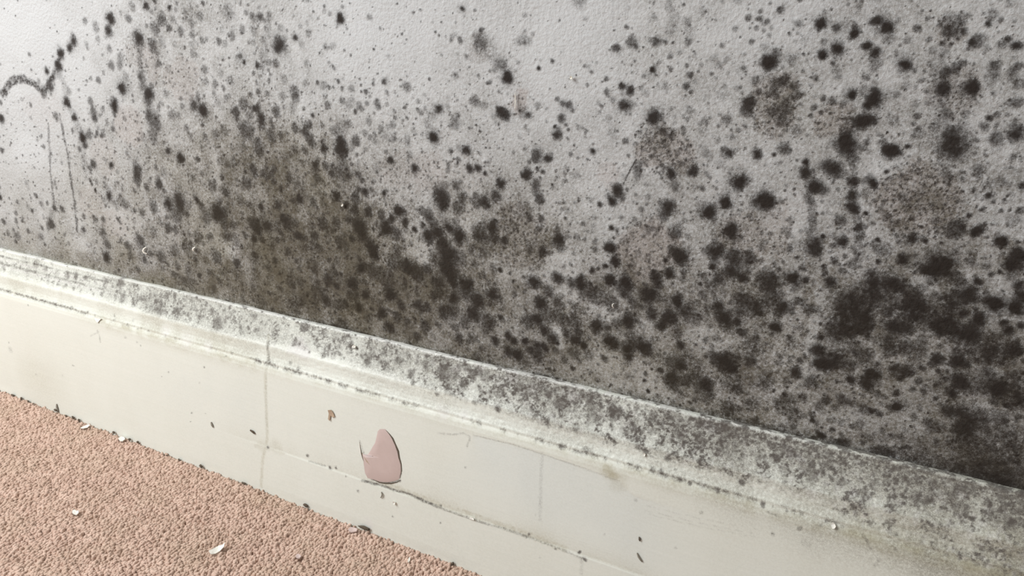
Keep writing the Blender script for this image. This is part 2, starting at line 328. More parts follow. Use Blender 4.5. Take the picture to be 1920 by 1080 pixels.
(480, 540): """100 40 20 70,515 80 35 80,820 50 35 85,1010 45 50 92,770 155 35 95,945 185 42 88,1005 290 40 85,1060 220 40 60,1090 135 40 70,620 130 40 55,680 130 14 60,1220 130 40 80,1290 150 40 75,1265 290 45 75,1130 240 30 60,1205 360 35 75,1480 70 45 90,1570 20 60 80,1665 100 60 88,1775 50 55 92,1630 200 60 85,1420 180 70 75,1560 250 50 65,1740 240 60 75,1830 220 25 85,1525 380 40 75,1620 380 35 60,1720 310 40 50,1795 400 35 88,1895 360 30 85,1890 470 40 85,1650 520 45 55,1750 520 60 40,480 5 30 50,700 60 35 50,560 110 30 50,840 230 35 50,1370 30 45 70,1480 160 50 65,1500 300 35 50""",
(960, 540): """210 110 50 88,185 235 45 88,255 200 60 65,235 320 35 88,310 385 42 85,345 415 18 85,410 335 35 80,500 325 35 80,470 250 50 70,340 110 50 75,340 210 50 65,110 250 50 70,15 400 30 90,95 400 35 92,190 430 30 88,245 440 35 85,140 465 25 80,40 500 40 92,190 500 50 75,110 530 80 50,470 390 40 90,540 430 35 90,635 280 55 88,720 300 30 80,720 390 45 95,765 430 42 90,870 245 55 90,790 270 40 60,870 455 50 92,885 520 28 90,920 400 70 75,990 445 60 88,640 60 90 70,560 30 70 55,750 130 60 55,470 140 30 60,270 30 40 75,850 10 60 80,1040 50 65 92,980 45 40 70,920 120 45 60,1045 190 40 80,1170 215 60 88,1125 275 45 85,1240 95 50 93,1280 170 60 75,1350 210 60 55,1400 200 14 90,1430 50 35 70,1260 430 32 85,1540 130 45 85,1590 220 65 88,1690 250 30 85,1720 330 40 80,1730 80 60 80,1840 150 80 90,1720 170 60 65,1450 390 25 60,1450 515 16 80,1350 465 12 60,1600 560 80 93,1640 590 40 95,1540 530 60 70,1500 500 40 50,1800 450 90 60,1790 555 45 75,1200 560 60 70,1270 590 40 85,1200 670 60 85,1290 690 50 75,1170 720 40 60,1210 740 40 70,1110 620 25 80,1460 715 50 88,1370 690 50 60,1380 620 60 50,1300 520 60 50,1640 700 80 55,1690 760 50 60,1440 780 70 50,690 535 28 75,670 510 16 70,645 575 12 70,455 605 20 80,505 545 18 60,390 535 30 55,575 500 40 45,1000 645 20 80,990 695 16 85,1020 775 16 95,770 655 20 45,905 665 12 50,750 600 8 70,785 520 10 70,580 380 18 60,1370 840 25 70,1790 870 50 50,1620 890 45 60,1700 910 35 50,1560 900 60 30,595 765 20 70,1900 700 60 50""",
(1440, 540): """110 150 70 88,250 100 30 70,300 170 45 70,50 300 45 92,20 50 70 70,580 130 120 85,740 180 80 92,800 40 90 85,680 60 80 70,1000 50 110 75,1130 140 100 90,1060 210 120 75,900 170 45 75,1300 270 90 92,1420 330 80 92,1520 360 70 90,1510 60 65 88,1380 120 80 85,1690 110 70 95,1860 150 70 95,1900 60 50 85,1580 240 55 92,1455 195 28 85,1765 255 30 85,1800 315 35 90,1890 285 28 85,1550 160 22 75,580 300 110 90,540 270 80 70,700 290 70 80,940 290 45 85,1020 320 45 80,770 280 35 75,940 340 60 65,400 370 25 90,395 270 14 80,375 455 45 88,415 570 70 95,500 530 80 85,600 580 50 70,205 635 40 88,320 700 50 75,620 685 35 92,780 650 60 92,730 710 45 85,820 570 22 80,900 450 60 75,1040 450 60 70,1140 450 50 65,700 490 70 60,970 620 60 70,1035 630 40 80,1160 600 25 80,1265 540 45 85,1420 555 60 90,1450 480 80 60,1720 450 120 75,1850 470 50 85,1620 500 100 60,1280 620 20 75,1450 715 70 88,1730 755 60 92,1660 730 100 65,1840 820 90 75,1900 850 60 70,1390 800 35 85,1850 680 80 60,1500 950 80 85,1400 930 70 60,1330 920 50 70,1600 1000 80 70,1740 970 50 65,1700 860 30 70,1770 880 18 60,1880 965 25 60,955 885 40 95,780 920 28 90,830 940 25 75,960 790 28 80,820 785 25 65,1090 760 22 65,1160 775 20 70,1255 825 18 75,1130 700 30 75,1330 680 25 70,120 800 18 90,40 775 10 80,255 820 35 70,435 845 35 75,570 840 40 70,130 870 70 55,325 950 30 70,335 995 25 85,200 960 50 50,190 1040 25 70,480 1060 22 80,625 1040 18 75,1200 1000 35 70,1270 1040 50 65,1470 1060 60 80,95 520 20 70,235 540 25 75,160 550 20 60,710 900 40 60,1040 890 45 40,160 380 16 60,235 300 25 50,295 325 14 70""",
(1440, 810): """390 20 35 95,340 40 20 80,560 80 35 80,710 80 20 80,860 150 60 80,1000 180 80 70,1200 250 100 60,1500 20 100 60,1780 60 120 70,1650 200 110 60,1450 130 100 50,1550 320 100 80,1750 380 100 85,1850 250 100 60,1400 290 80 60,1130 80 80 40""",
}
# creeping veins, runs and cracks (photograph pixels): points, half width, darkness
STROKES = [
    ([(5, 178), (15, 160), (28, 150), (43, 148), (58, 154), (70, 163), (80, 171), (92, 163), (99, 145), (108, 123), (115, 100)], 7.0, .86),
    ([(90, 232), (93, 290), (96, 340), (100, 375), (104, 395)], 2.6, .6),
    ([(112, 215), (120, 258), (127, 290), (133, 330), (138, 370), (142, 405), (144, 432)], 3.0, .68),
    ([(105, 130), (122, 160), (127, 190), (140, 220), (150, 255), (157, 285), (160, 330)], 9, .28),
    ([(263, 80), (264, 130), (272, 160), (280, 190)], 8, .5),
    ([(356, 0), (359, 50), (362, 100)], 6, .3),
    ([(505, 30), (500, 70), (492, 110), (490, 140)], 8, .38),
    ([(898, 75), (920, 100), (942, 125), (952, 147)], 16, .36),
    ([(720, 362), (722, 388)], 2.2, .7),
    ([(1192, 300), (1183, 315), (1177, 328), (1168, 346)], 1.6, .95),
    ([(1520, 345), (1521, 400), (1519, 445)], 7, .5),
    ([(1601, 275), (1600, 330), (1600, 385), (1609, 425), (1612, 460), (1608, 490)], 9, .55),
    ([(1756, 110), (1757, 170), (1752, 240), (1760, 280)], 13, .35),
    ([(845, 475), (842, 520), (838, 560)], 8, .45),
    ([(470, 320), (478, 400), (478, 470), (480, 560)], 12, .3),
    ([(585, 420), (588, 500), (587, 555)], 7, .3),
    ([(193, 420), (196, 460), (205, 495)], 5, .4),
    ([(440, 490), (444, 520)], 4, .5),
    ([(1757, 255), (1775, 300), (1778, 340)], 10, .3),
    ([(620, 611), (690, 629), (735, 642)], 4.0, .85),
    ([(825, 662), (900, 681), (950, 693)], 3.2, .85),
    ([(1000, 700), (1050, 712)], 3.5, .8),
    ([(480, 575), (560, 597), (620, 611)], 4, .45),
    ([(735, 642), (780, 651), (830, 662)], 4, .45),
    ([(1140, 738), (1250, 762), (1350, 785), (1440, 800)], 6, .5),
    ([(1330, 775), (1440, 803), (1560, 838), (1640, 858)], 9, .62),
    ([(1640, 845), (1750, 880), (1850, 900), (1930, 915)], 10, .75),
    ([(1800, 785), (1880, 815), (1930, 830)], 11, .4),
]
# rows y = 60, 180, ... 900, columns x = 60, 180, ... 1860 of the photograph: grey mould film (hundredths)
FILM = np.array([
    [2, 5, 20, 12, 10, 3, 3, 8, 3, 4, 12, 6, 9, 16, 13, 10],
    [4, 9, 18, 18, 14, 9, 6, 14, 5, 9, 15, 15, 17, 17, 24, 18],
    [6, 13, 26, 40, 46, 27, 16, 16, 14, 10, 22, 15, 17, 22, 25, 22],
    [12, 15, 27, 36, 56, 50, 26, 34, 28, 14, 20, 20, 20, 26, 28, 24],
    [26, 32, 40, 44, 50, 54, 54, 44, 32, 38, 38, 36, 33, 40, 38, 34],
    [30, 35, 40, 42, 44, 42, 42, 44, 40, 32, 34, 38, 36, 40, 42, 42],
    [40, 40, 42, 42, 42, 42, 44, 44, 40, 24, 34, 38, 34, 36, 38, 42],
    [45, 45, 45, 45, 45, 45, 45, 45, 42, 38, 42, 44, 42, 44, 46, 50]]) / 100
OLIVE = np.array([
    [0, 0, 4, 3, 3, 0, 0, 0, 0, 0, 5, 2, 2, 2, 6, 3],
    [1, 2, 8, 8, 6, 4, 1, 2, 1, 1, 3, 4, 10, 4, 2, 3],
    [5, 8, 16, 26, 32, 18, 7, 5, 4, 2, 5, 4, 5, 4, 3, 3],
    [18, 20, 24, 28, 38, 30, 14, 16, 20, 5, 5, 6, 6, 6, 5, 5],
    [40, 42, 42, 42, 42, 36, 24, 16, 14, 10, 10, 10, 8, 8, 6, 6],
    [26, 30, 36, 40, 44, 40, 28, 20, 22, 22, 18, 16, 14, 12, 8, 6],
    [30, 30, 36, 40, 42, 40, 30, 30, 30, 32, 26, 22, 26, 18, 12, 8],
    [30, 30, 30, 30, 30, 30, 30, 30, 30, 30, 24, 22, 20, 14, 10, 8]]) / 100
# fine specks: how many show in 1000 square pixels of the photograph (tenths)
SPECK = np.array([
    [6, 10, 30, 28, 22, 12, 8, 10, 8, 8, 16, 10, 10, 12, 12, 10],
    [20, 30, 36, 44, 40, 26, 24, 34, 12, 16, 18, 18, 28, 16, 14, 14],
    [40, 46, 54, 64, 70, 60, 50, 40, 26, 24, 22, 22, 22, 24, 26, 24],
    [50, 50, 60, 72, 80, 76, 60, 50, 34, 30, 26, 26, 26, 34, 40, 32],
    [50, 56, 66, 76, 86, 84, 70, 56, 46, 40, 36, 36, 36, 34, 34, 34],
    [50, 56, 60, 70, 80, 76, 66, 56, 46, 46, 46, 44, 44, 40, 36, 34],
    [50, 50, 50, 50, 50, 50, 50, 50, 50, 40, 40, 40, 40, 36, 34, 30],
    [50, 50, 50, 50, 50, 50, 50, 50, 50, 40, 40, 40, 40, 36, 34, 30]]) / 10
# blotches where the paint has gone pinkish grey and granular, or stayed clean (negative film): x, y, rx, ry, pink, film
BLOTCH = [
    (242, 238, 30, 42, .5, -.12), (340, 150, 32, 48, .42, -.06), (285, 120, 18, 40, .4, -.05), (265, 100, 30, 26, .3, .0), (80, 205, 40, 40, .22, -.05),
    (170, 380, 24, 34, .38, -.06), (215, 425, 26, 32, .42, -.22), (240, 420, 26, 30, .25, -.22), (140, 455, 22, 16, .1, -.25),
    (195, 290, 28, 40, .35, -.08), (110, 165, 14, 18, .15, -.1), (400, 455, 22, 40, .15, -.3), (430, 470, 10, 20, .1, -.3), (436, 290, 22, 22, .3, -.22), (365, 280, 20, 20, .25, -.15),
    (805, 325, 40, 44, .42, -.05), (860, 330, 50, 40, .25, -.08), (745, 320, 40, 30, .35, .02), (700, 330, 40, 30, .2, -.06), (787, 455, 26, 44, .2, -.3), (800, 490, 20, 20, .1, -.3), (565, 400, 12, 24, .1, -.24),
    (500, 95, 20, 40, .15, .05), (900, 90, 26, 26, .22, .12), (968, 190, 16, 26, .6, -.05),
    (1140, 325, 26, 34, .4, -.08), (1240, 285, 56, 44, .55, .24), (1225, 255, 36, 30, .3, .15), (1205, 475, 62, 66, .68, .06), (1390, 440, 52, 52, .45, .06), (1300, 340, 60, 40, .2, .06),
    (975, 440, 52, 62, .42, .18), (1450, 195, 44, 62, .42, .18), (1560, 225, 44, 34, .52, .06), (1720, 375, 84, 74, .55, .16), (1740, 400, 60, 50, .2, .08), (1790, 170, 50, 60, .36, .1), (1785, 50, 32, 26, .3, .16),
    (1460, 430, 30, 60, .42, .0), (1500, 390, 30, 60, .2, -.08), (1620, 380, 14, 40, .0, -.2), (1645, 320, 24, 28, .0, -.24), (1700, 300, 30, 20, .1, -.2),
    (1880, 410, 50, 40, .1, -.12), (1530, 610, 16, 70, .0, -.34), (1560, 560, 12, 26, .0, -.12), (1865, 560, 40, 34, .1, -.22), (1840, 600, 26, 20, .0, -.2), (1725, 540, 30, 14, .0, -.3), (1510, 690, 36, 20, .1, -.24), (1500, 540, 20, 40, .0, -.12),
    (1335, 645, 44, 34, .2, -.3), (1180, 700, 90, 26, .24, -.2), (1120, 680, 60, 26, .2, -.12), (1230, 725, 40, 24, .15, -.24), (1130, 590, 40, 20, .1, -.24), (1060, 560, 30, 14, .0, -.2), (1190, 610, 60, 16, .1, -.12),
    (1580, 775, 70, 26, .1, -.22), (1700, 790, 60, 30, .1, -.2), (1730, 740, 50, 18, .0, -.14), (1480, 790, 40, 20, .0, -.16), (1850, 770, 50, 18, .1, -.18), (1870, 695, 30, 14, .0, -.12),
    (930, 615, 40, 30, .1, -.22), (900, 640, 40, 16, .15, -.16), (820, 640, 26, 20, .1, -.22), (1052, 630, 10, 12, .0, -.4), (980, 600, 20, 40, .05, -.22), (960, 500, 40, 30, .1, -.2), (1050, 500, 36, 30, .0, -.24), (1110, 420, 60, 40, .05, -.1), (890, 545, 30, 30, .05, -.16),
    (660, 120, 80, 110, .0, -.05), (1060, 100, 90, 90, .0, -.03), (60, 60, 70, 60, .0, -.04), (150, 150, 34, 40, .0, -.06), (560, 210, 36, 26, .0, -.08), (330, 195, 18, 24, .1, -.08), (55, 290, 34, 34, .0, -.08),
]

# ------------------------------------------------------------------ wall surface
def grow(start, step, factor, n, sign):
    out, s, v = [], step, start
    for _ in range(n):
        v += sign * s
        s *= factor
        out.append(v)
    return out


_cols = [on_y(px, 460, 0.0)[0] for px in np.arange(-60, 2090, 2.15)]
XS = np.array(sorted(grow(_cols[0], .0012, 1.07, 62, -1) + _cols + grow(_cols[-1], .0006, 1.07, 70, 1)))
ZS = np.array(list(np.arange(0.164, 0.444, 0.00064)) + grow(0.444, .0007, 1.09, 50, 1))
NX, NZ = len(XS), len(ZS)
U, V = np.meshgrid(XS, ZS)                                   # rows z, columns x


def project(x, y, z):
    w = np.stack([np.ravel(x) - CAMC[0], np.ravel(y) - CAMC[1], np.ravel(z) - CAMC[2]])
    c = CAMR.T @ w
    dz = np.maximum(-c[2], 0.08)
    return (960 + FPX * c[0] / dz).reshape(np.shape(x)), (540 - FPX * c[1] / dz).reshape(np.shape(x))


PXW, PYW = project(U, np.zeros_like(U), V)


def lookup(table, px, py):
    gx = np.clip((px - 60) / 120, 0, table.shape[1] - 1.001)
    gy = np.clip((py - 60) / 120, 0, table.shape[0] - 1.001)
    i, j = gx.astype(int), gy.astype(int)
    fx, fy = gx - i, gy - j
    return (table[j, i] * (1 - fx) + table[j, i + 1] * fx) * (1 - fy) + (table[j + 1, i] * (1 - fx) + table[j + 1, i + 1] * fx) * fy


warp_u = (fbm(U, V, 190, 3, 4) - .5) * 0.0066
warp_v = (fbm(U, V, 190, 23, 4) - .5) * 0.0066
warp_big_u = (fbm(U, V, 45, 33, 4) - .5) * 0.05
warp_big_v = (fbm(U, V, 45, 53, 4) - .5) * 0.05
cloud = fbm(U, V, 60, 71, 5, .6)
grain = fbm(U, V, 420, 81, 3, .7)
streak = fbm(U * 1.0, V * 0.16, 140, 91, 4, .6)

mould = np.zeros_like(U)
film = lookup(FILM, PXW, PYW)
film = 1.4 * film + 0.9 * film ** 2
olive = lookup(OLIVE, PXW, PYW) * 1.5
pink = np.full_like(U, 0.05)


def window(cx, cz, rx, rz):
    i0, i1 = np.searchsorted(XS, [cx - rx, cx + rx])
    j0, j1 = np.searchsorted(ZS, [cz - rz, cz + rz])
    return slice(j0, j1), slice(i0, i1)


def aspect_scale(px, py, y=0.0):
    """pixels per metre along the wall and up it"""
    a, b = on_y(px - 5, py, y), on_y(px + 5, py, y)
    return 10.0 / (b[0] - a[0]), wall_point(px, py, y)[2]


for (bx, by, rx, ry, pk, fl) in BLOTCH:
    cx, cz, _ = wall_point(bx, by)
    sx, sz = aspect_scale(bx, by)
    ax, az = rx / sx, ry / sz
    w = window(cx, cz, ax * 1.9 + .01, az * 1.9 + .01)
    rho = np.sqrt(((U[w] - cx + warp_big_u[w] * .35 + warp_u[w]) / ax) ** 2 + ((V[w] - cz + warp_big_v[w] * .35 + warp_v[w]) / az) ** 2)
    s = smooth(1.18, .80, rho)
    pink[w] = np.maximum(pink[w], pk * s)
    film[w] = film[w] + fl * s

film = np.clip(film, 0, 1)
streaky = smooth(300, 420, PXW) * smooth(760, 640, PXW)
cl = np.clip((fbm(U, V, 75, 161, 5, .66) - .5) * 2.6, -1, 1)
mod = .9 * cl + .45 * (cloud - .5) * 2 + .45 * (grain - .5) * 2 + streaky * .6 * (streak - .5) * 2
film_map = film.copy()
pink = np.maximum(pink, np.clip(.05 + .32 * film, 0, .3))
film = np.clip((film + film * (1.25 - film) * 1.15 * mod) * .86, 0, .9)
olive = np.clip(olive * (.95 + .9 * (fbm(U, V, 30, 121, 4) - .5) * 2), 0, .9)
film *= smooth(0.9, 0.5, V)
olive *= smooth(0.9, 0.5, V)


def spot(cx, cz, r, d, warp=1.0, soft=.54, tex=False):
    w = window(cx, cz, r * 1.6 + .004, r * 1.6 + .004)
    if U[w].size == 0:
        return
    k = warp * min(1.0, r / .007)
    rho = np.sqrt((U[w] - cx + warp_u[w] * k) ** 2 + (V[w] - cz + warp_v[w] * k) ** 2) / r
    s = d * smooth(1.28, 1.28 - 2 * soft * .78, rho)
    if tex:
        s = s * np.clip(.86 + 1.5 * (grain[w] - .5) + .5 * (cloud[w] - .5), .25, 1.0)
    mould[w] = 1 - (1 - mould[w]) * (1 - np.clip(s, 0, 1))


COLONIES = []
for (tx, ty), txt in SPOTS.items():
    for rec in txt.split(','):
        a, b, r, d = map(float, rec.split())
        px, py, r, d = tx + a / 4, ty + b / 4, r / 4, d / 100
        cx, cz, sc = wall_point(px, py)
        halo = d <= .46 and r >= 11
        if halo:
            spot(cx, cz, r / sc * 1.2, d, 1.0, .8)
        else:
            spot(cx, cz, r / sc * 1.18, min(1.0, d * (1.15 if d < .65 else 1.06)), tex=r >= 19.5)
            if d >= .85 and r >= 4:
                spot(cx, cz, r / sc * .62, .75, 1.0, .7)
            if d >= .78 and r >= 6:
                spot(cx, cz, r / sc * 1.9, .26, 1.0, .85)
        if d >= .62 and cz > .178:
            COLONIES.append((r * (d ** .5), cx, cz, r / sc))

for pts, hw, d in STROKES:
    q = [wall_point(*p) for p in pts]
    for (x0, z0, s0), (x1, z1, s1) in zip(q[:-1], q[1:]):
        h = hw / ((s0 + s1) / 2)
        w = window((x0 + x1) / 2, (z0 + z1) / 2, abs(x1 - x0) / 2 + h * 2.2, abs(z1 - z0) / 2 + h * 2.2)
        uu, vv = U[w] + warp_u[w] * min(1, h / .004), V[w] + warp_v[w] * min(1, h / .004)
        L2 = (x1 - x0) ** 2 + (z1 - z0) ** 2
        t = np.clip(((uu - x0) * (x1 - x0) + (vv - z0) * (z1 - z0)) / L2, 0, 1)
        dist = np.hypot(uu - x0 - t * (x1 - x0), vv - z0 - t * (z1 - z0)) / h
        mould[w] = np.maximum(mould[w], d * smooth(1.5, .45, dist) * np.clip(.9 + .9 * (grain[w] - .5) * 2, 0, 1.1))

# fine specks everywhere, as thick as the photograph has them
N = 30000
sx_, sy_ = rng.uniform(-40, 1960, N), rng.uniform(-10, 930, N)
keep = (rng.uniform(0, 9.0, N) < lookup(SPECK, sx_, sy_)) & (sy_ < 470 + .238 * sx_)
for px, py in zip(sx_[keep], sy_[keep]):
    cx, cz, sc = wall_point(px, py)
    r = min(6.5, .9 + rng.exponential(1.0))
    spot(cx, cz, r / sc, rng.uniform(.35, .92) * (1 if r < 3.5 else .8), .9)
# young grey-brown colonies crowd together where the growth is thick
N = 20000
sx_, sy_ = rng.uniform(-60, 1980, N), rng.uniform(-20, 930, N)
ok = sy_ < 468 + .238 * sx_
for px, py in zip(sx_[ok], sy_[ok]):
    cx, cz, sc = wall_point(px, py)
    w = window(cx, cz, .0008, .0008)
    if U[w].size == 0 or rng.uniform() > .72 * film_map[w].flat[0] ** 1.15:
        continue
    spot(cx, cz, (2.6 + rng.exponential(2.6)) / sc, rng.uniform(.18, .62), 1.0, .6)
# peppering on the pinkish granular patches
for (bx_, by_, rx, ry, pk, fl) in BLOTCH:
    if pk < .28:
        continue
    for _ in range(int(rx * ry * 3.1 / 75 * (.5 + 2.2 * max(0, fl) / .2))):
        a, q = rng.uniform(0, 6.283), math.sqrt(rng.uniform())
        cx, cz, sc = wall_point(bx_ + rx * 1.05 * q * math.cos(a), by_ + ry * 1.05 * q * math.sin(a))
        spot(cx, cz, rng.uniform(.9, 3.0) / sc, rng.uniform(.3, .75), 1.2)
# the growth goes on past the frame
for _ in range(420):
    side = rng.uniform()
    if side < .35:
        cx, cz = rng.uniform(-1.9, -.98), .17 + rng.exponential(.09)
    elif side < .7:
        cx, cz = rng.uniform(.05, .9), .17 + rng.exponential(.12)
    else:
        cx, cz = rng.uniform(-1.0, .6), .445 + rng.exponential(.05)
    spot(cx, cz, rng.uniform(.001, .006), rng.uniform(.4, .95))

mould = np.clip(mould, 0, 1)
STAIN = np.stack([mould, olive, pink, film], axis=-1)
relief = (fbm(U, V, 22, 141, 3) - .5) * 0.0012
verts = np.stack([U, -relief - 0.0, V], axis=-1)


def grid_faces(nr, nc):
    i = np.arange(nr * nc).reshape(nr, nc)
    return np.stack([i[:-1, :-1].ravel(), i[:-1, 1:].ravel(), i[1:, 1:].ravel(), i[1:, :-1].ravel()], axis=1)


wall = mesh_object('wall_back', verts.reshape(-1, 3), grid_faces(NZ, NX), M_WALL)
set_attr(wall, 'stain', STAIN.reshape(-1, 4))
tag(wall, 'grey painted plaster wall covered in black and brown mould spots', 'wall', kind='structure')

# the largest colonies stand a fraction of a millimetre proud of the paint, each a piece of its own
COLONIES.sort(reverse=True)
for _, cx, cz, r in COLONIES[:300]:
    w = window(cx, cz, r * 1.5 + .003, r * 1.5 + .003)
    if min(U[w].shape or (0,)) < 4:
        continue
    k = min(1.0, r / .007)
    rho = np.sqrt((U[w] - cx + warp_u[w] * k) ** 2 + (V[w] - cz + warp_v[w] * k) ** 2) / r
    nr, nc = rho.shape
    f = grid_faces(nr, nc)
    f = f[(rho.ravel()[f] < 1.12).all(axis=1)]
    if len(f) < 6:
        continue
    used, inv = np.unique(f.ravel(), return_inverse=True)
    p = verts[w].reshape(-1, 3)[used].copy()
    p[:, 1] -= 0.00006 + 0.00022 * np.clip(1 - (rho.ravel()[used] / 1.12) ** 2, 0, 1)
    o = mesh_object('mould_spot', p, inv.reshape(-1, 4), M_WALL, wall)
    set_attr(o, 'stain', STAIN[w].reshape(-1, 4)[used])

# ------------------------------------------------------------------ skirting board
PROFILE = [(.002, .1752), (-.0030, .1756), (-.0040, .1753), (-.0046, .1746), (-.0049, .1734), (-.0053, .1716), (-.0061, .1692), (-.0074, .1650),
           (-.0094, .1590), (-.0116, .1535), (-.0134, .1502), (-.0143, .1488), (-.0146, .1472), (-.0147, .1440), (-.0152, .1400),
           (-.0164, .1366), (-.0175, .1348), (-.0176, .1338), (-.0177, .1328), (-.0184, .1316), (-.0193, .1298), (-.0199, .1262),
           (-.0200, .1100), (-.0200, .0800), (-.0200, .0512), (-.0200, .0492), (-.0201, .0300), (-.0202, -.0100)]
pr = np.array(PROFILE)
seg = np.r_[0, np.cumsum(np.hypot(*np.diff(pr, axis=0).T))]
ss = np.r_[np.arange(0, .062, .00055), np.arange(.062, seg[-1], .0010), seg[-1]]
PY, PZ = np.interp(ss, seg, pr[:, 0]), np.interp(ss, seg, pr[:, 1])
SX, SZ = np.meshgrid(XS, PZ)
SY = np.repeat(PY[:, None], NX, axis=1)
cpx = column_px(XS, .15)[None, :] * np.ones_like(SX)
cpx = np.clip(cpx, -300, 2400)


def along(pairs):
    a = np.array(pairs, dtype=float)
    return np.interp(cpx, a[:, 0], a[:, 1])


def uni(n):
    return np.clip((n - .5) * 2.1 + .5, 0, 1)


SS = np.repeat(ss[:, None], NX, axis=1)
sn = uni(fbm(SX, SZ * 1.2, 120, 201, 5, .62))
sf = uni(fbm(SX, SZ, 520, 221, 3, .7))
sl = uni(fbm(SX, SZ * .4, 35, 241, 4, .55))
sw_u = (fbm(SX, SZ, 260, 251, 3) - .5) * .006
sw_v = (fbm(SX, SZ, 260, 261, 3) - .5) * .006

up_amt = along([(0, .30), (100, .36), (200, .50), (330, .54), (430, .46), (560, .40), (650, .44), (800, .47), (900, .56), (1000, .60), (1150, .56), (1300, .62), (1500, .60), (1700, .62), (1920, .66)])
low_edge = along([(0, .150), (150, .152), (420, .148), (560, .152), (850, .148), (1000, .143), (1250, .142), (1500, .142), (1700, .134), (1920, .128)])
zone_up = smooth(-.004, .005, SZ - low_edge) * smooth(.1765, .1735, SZ)
lipward = along([(0, .0), (500, .05), (1000, .12), (1400, .22), (1920, .25)]) * np.clip((SZ - .158) / .014, -1, 1)
clump = smooth(1.0 - up_amt - lipward - .26, 1.0 - up_amt - lipward + .26, uni(fbm(SX, SS, 105, 207, 5, .62)))
m_up = clump * (.42 + .58 * smooth(.2, .8, uni(fbm(SX, SS, 560, 217, 3, .7)))) * along([(0, .72), (600, .78), (850, .98), (1300, .98), (1920, .85)])
band_amt = along([(0, .06), (480, .10), (800, .10), (1000, .22), (1200, .32), (1500, .32), (1920, .45)])
zone_band = smooth(.1325, .1345, SZ) * (1 - zone_up)
sm_haze = zone_band * along([(0, .10), (400, .10), (700, .13), (900, .13), (1050, .18), (1500, .2), (1920, .3)])
m_band = smooth(1.02 - band_amt - .1, 1.02 - band_amt + .4, sn * .6 + sf * .4) * .6
groove_amt = along([(-50, .75), (0, .75), (120, .72), (190, .5), (230, .3), (300, .1), (470, .1), (500, .55), (560, .62), (700, .6), (790, .45), (830, .12), (950, .2), (1000, .5), (1200, .62), (1300, .62), (1500, .6), (1700, .45), (1920, .45)])
gz = along([(0, .1338), (1920, .1332)])
m_gr = np.exp(-((SZ - gz) / .0020) ** 2) * (.35 + .75 * sf) * smooth(1.0 - groove_amt - .25, 1.0 - groove_amt + .25, uni(fbm(SX, SZ * .5, 170, 271, 4, .7))) * .85
lip_amt = along([(0, .15), (250, .2), (480, .25), (800, .35), (1000, .5), (1300, .55), (1500, .7), (1920, .8)])
m_lip = smooth(.1716, .1734, SZ) * smooth(1.0 - lip_amt, 1.25 - lip_amt, uni(fbm(SX * .6, SS, 300, 281, 4, .66))) * .85
crack = along([(700, 0), (850, .5), (980, .8), (1100, .5), (1250, .45), (1450, .75), (1920, .8)])
m_crack = np.exp(-((SZ - .1716 - (fbm(SX, SX * 0, 60, 291, 3) - .5) * .004) / .0006) ** 2) * crack
stripe = along([(-60, .72), (0, .72), (180, .62), (330, .3), (450, 0)])
m_stripe = stripe * (np.exp(-((SZ - .1688) / .0016) ** 2) + .9 * np.exp(-((SZ - .161) / .0022) ** 2)) * (.5 + sn * .8)
right_film = along([(1200, 0), (1400, .12), (1600, .3), (1920, .46)]) * smooth(.095, .134, SZ) * (.5 + sl)
sm = np.clip(np.maximum.reduce([m_up * zone_up, m_band * zone_band, m_gr, m_lip, m_crack, m_stripe, right_film * .8]), 0, 1)
sm = np.maximum(sm, zone_up * np.clip(up_amt + lipward, 0, 1) * (.50 + .5 * sl) * (.8 + .4 * sf))
sm = np.maximum(sm, sm_haze * (.6 + .8 * sl))
sm = np.maximum(sm, .01 + .02 * sf)

sy_ = .015 + .05 * sl
sy_ += along([(150, 0), (230, .35), (480, .3), (560, .1), (1100, .12), (1400, .28), (1920, .42)]) * np.exp(-((SZ - .129) / .006) ** 2) * (.4 + sn)
sy_ += along([(-50, .12), (60, .2), (420, .25), (520, .08), (900, .04), (1400, .04), (1920, .3)]) * zone_band * (.4 + sl)
sy_ += along([(400, 0), (520, .22), (700, .32), (900, .36), (1050, .42), (1180, .3), (1300, .12), (1920, .15)]) * smooth(.0497, .0507, SZ) * np.exp(-np.maximum(SZ - .05, 0) / .006) * (.35 + sl)
sy_ += along([(1000, 0), (1500, .12), (1920, .3)]) * smooth(.06, .13, SZ)
sy_ += .16 * np.exp(-((SZ - .1308) / .0022) ** 2) * (.3 + sn)  # yellow tint painted over the groove's lower bevel to dull the light it catches
sy_ += .16 * np.exp(-((cpx - 75) / 45) ** 2 - ((SZ - .035) / .03) ** 2)
sy_ += zone_up * along([(0, .03), (700, .03), (1300, .08), (1700, .25), (1920, .3)]) * sl

chalk = smooth(.1741, .1747, SZ) * along([(-50, .85), (300, .55), (480, .8), (700, .75), (950, .85), (1200, .65), (1500, .5), (1920, .25)]) * smooth(.15, .55, sl * .5 + sf * .5)
chalk = np.maximum(chalk, along([(-50, .95), (150, .85), (280, 0)]) * (np.exp(-((SZ - .1650) / .0011) ** 2) + np.exp(-((SZ - .1585) / .0012) ** 2)) * smooth(.2, .5, sf))
chalk = np.maximum(chalk, zone_up * along([(600, 0), (850, .35), (1000, .4), (1300, .4), (1920, .3)]) * smooth(.6, .95, uni(fbm(SX, SZ, 330, 301, 3))))
chalk = np.maximum(chalk, .25 * np.exp(-((SZ - .1498) / .0012) ** 2) * along([(200, 0), (300, .6), (480, .7), (800, .9), (900, .4), (1100, 0)]) * smooth(.25, .55, sl))

cool = np.zeros_like(SX)


